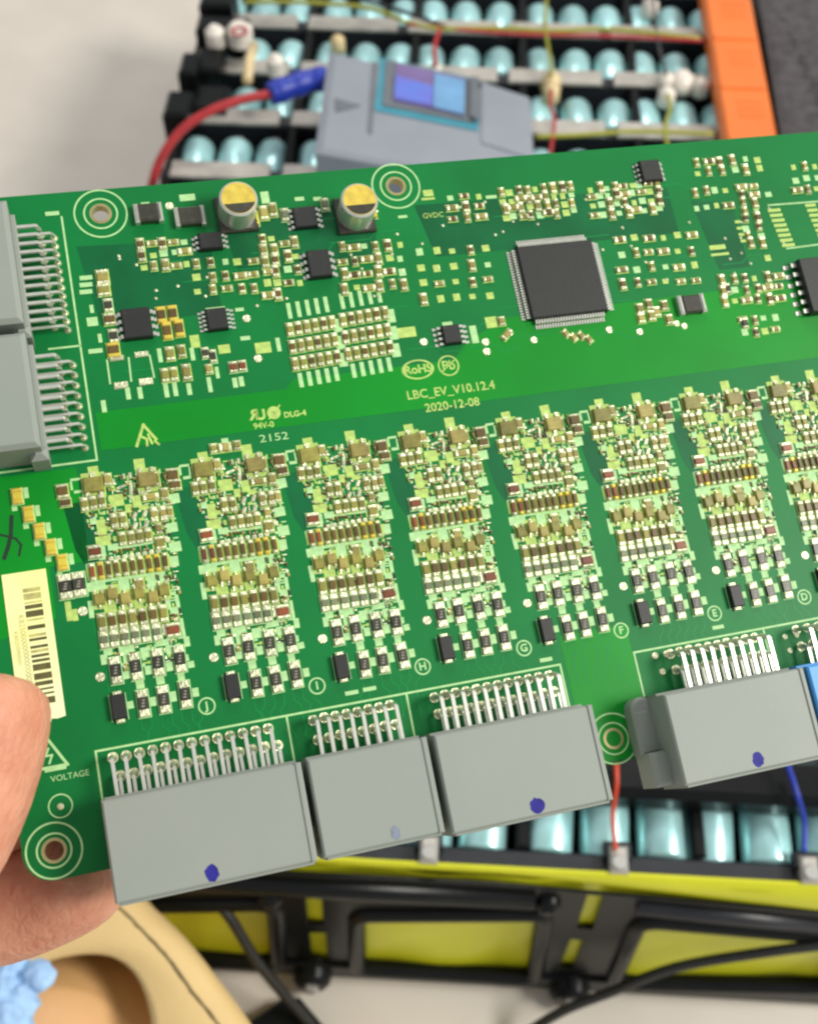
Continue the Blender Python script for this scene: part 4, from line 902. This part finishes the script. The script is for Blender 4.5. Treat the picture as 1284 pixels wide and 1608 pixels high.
# tan leather cover with rounded opening, standing on the floor in front of the pack
lc = empty('leather_cover'); tag(lc, 'smooth tan leather cover with fine dark seam and rounded opening beside yellow panel', 'leather cover')
# outer boundary of its visible top, measured on a gently sloping surface
def lz(px, py): return 0.105 - 0.00008 * (px + 200) * 0.3
outer = [(150, 1340), (205, 1380), (240, 1424), (272, 1454), (302, 1486), (332, 1524), (362, 1564), (392, 1606), (425, 1660), (450, 1720)]
hole = [(-60, 1570), (-20, 1548), (30, 1525), (70, 1512), (110, 1502), (150, 1499), (180, 1505), (205, 1522), (222, 1548), (233, 1580), (238, 1612), (238, 1660), (236, 1720)]
base = gz(100, 1560, 0.10); lc.location = (base.x, base.y, 0)
def lp(px, py, z): return gz(px, py, z) - Vector((base.x, base.y, 0))
m = MB(); nO = 40
def resample(pts, n):
    P = smooth_path([(x, y, 0) for x, y in pts], 12); d = [0]
    for a, b in zip(P, P[1:]): d.append(d[-1] + (b - a).length)
    out = []
    for k in range(n + 1):
        t = d[-1] * k / n; i = max(j for j in range(len(d)) if d[j] <= t + 1e-9); i = min(i, len(P) - 2); s = (t - d[i]) / max(1e-9, d[i + 1] - d[i]); out.append(P[i].lerp(P[i + 1], min(1, s)))
    return out
Oo = resample([(-260, 1300), (-120, 1310), (40, 1318)] + outer, nO); Hh = resample([(-330, 1720), (-240, 1640)] + hole, nO); nR = 12; vs = []
for j in range(nR + 6):
    for i in range(nO + 1):
        o_, h_ = Oo[i], Hh[i]
        if j < nR:
            t = j / (nR - 1); q = h_.lerp(o_, t); z = 0.094 + 0.003 * math.sin(math.pi * t) - 0.005 * max(0, t - 0.85) ** 2 / 0.0225
            p = lp(q.x, q.y, z)
            pts_last = p
        else:
            t = (j - nR + 1) / 6; p = Vector(vs[(nR - 1) * (nO + 1) + i]); p = Vector((p.x * (1 + 0.02 * math.sin(t * 3)), p.y, p.z * (1 - t) + 0.001 * t))
        vs.append(tuple(p))
W_ = nO + 1
m.add(vs, [(j * W_ + i, j * W_ + i + 1, (j + 1) * W_ + i + 1, (j + 1) * W_ + i) for j in range(nR + 5) for i in range(nO)], 'leather')
o = flush(m, 'upper', lc); o.data.polygons.foreach_set('use_smooth', [True] * len(o.data.polygons)); sd = o.modifiers.new('Solidify', 'SOLIDIFY'); sd.thickness = 0.0018; sd.offset = -1
# seam
S_ = resample([(185, 1425), (205, 1442), (236, 1475), (262, 1502), (285, 1535), (305, 1562), (330, 1592), (345, 1612), (380, 1665)], 30)
def leather_z(px, py):
    best = min(range(W_), key=lambda i: abs((Oo[i].x - px) * (Hh[i].y - py) - (Oo[i].y - py) * (Hh[i].x - px)) / max(1, (Oo[i] - Hh[i]).length)); h_, o_ = Hh[best], Oo[best]
    t = max(0, min(1, (Vector((px, py, 0)) - h_).dot(o_ - h_) / (o_ - h_).length_squared)); return 0.094 + 0.003 * math.sin(math.pi * t) - 0.005 * max(0, t - 0.85) ** 2 / 0.0225
m = MB(); m.tube([lp(p.x + jitter(0.8), p.y + jitter(0.8), leather_z(p.x, p.y) + 0.0002) for p in S_], [0.00035 + abs(jitter(0.00025)) for _ in S_], 'seam', 6); o = flush(m, 'seam', lc)
# rounded lining inside the opening
m = MB(); vs = []; nA, nB = 24, 12; C0 = lp(90, 1690, 0.03)
for j in range(nB + 1):
    for i in range(nA + 1):
        a = math.pi * 2 * i / nA; e_ = math.pi / 2 * j / nB
        vs.append((C0.x + 0.064 * math.cos(a) * math.cos(e_), C0.y + 0.060 * math.sin(a) * math.cos(e_), 0.002 + 0.088 * math.sin(e_)))
m.add(vs, [(j * (nA + 1) + i, j * (nA + 1) + i + 1, (j + 1) * (nA + 1) + i + 1, (j + 1) * (nA + 1) + i) for j in range(nB) for i in range(nA)], 'lining')
o = flush(m, 'lining', lc); o['label'] = 'rounded peach surface inside the opening'; o.data.polygons.foreach_set('use_smooth', [True] * len(o.data.polygons))
# pale blue crumpled cloth
from mathutils import noise
bc = bmesh.new(); q0 = gz(10, 1570, 0.112)
for px, py, rr, dz in ((16, 1504, 4.2, 0.004), (20, 1518, 4.0, 0.003), (24, 1540, 3.4, 0.001), (62, 1532, 4.6, 0.004), (44, 1556, 3.4, 0.001), (30, 1566, 4.6, 0.002), (8, 1552, 4.8, 0.003), (-8, 1520, 4.4, 0.002), (-14, 1580, 6.0, 0.003), (14, 1596, 6.2, 0.002), (38, 1580, 4.0, 0.001), (0, 1626, 6.0, 0.0), (26, 1622, 5.0, 0.0), (-30, 1610, 7.0, 0.0)):
    g = bmesh.ops.create_icosphere(bc, subdivisions=3, radius=rr * MM * 1.12); p = gz(px, py, 0.112 + dz) - q0
    for v in g['verts']:
        k = (abs(noise.noise((v.co + p) * 330)) * 0.0026 - abs(noise.noise((v.co + p) * 620 + Vector((5, 2, 1)))) * 0.0016); v.co = v.co * (1 + k / (rr * MM)) + p
me = bpy.data.meshes.new('blue_cloth'); bc.to_mesh(me); bc.free(); me.materials.append(M['bluec'])
o = ob('blue_cloth', me, None, q0); rm = o.modifiers.new('Remesh', 'REMESH'); rm.mode = 'VOXEL'; rm.voxel_size = 0.0007; rm.use_smooth_shade = True
sm = o.modifiers.new('Smooth', 'SMOOTH'); sm.iterations = 4; sm.factor = 0.5
tag(o, 'crumpled pale blue cloth lump on the tan leather', 'cloth')
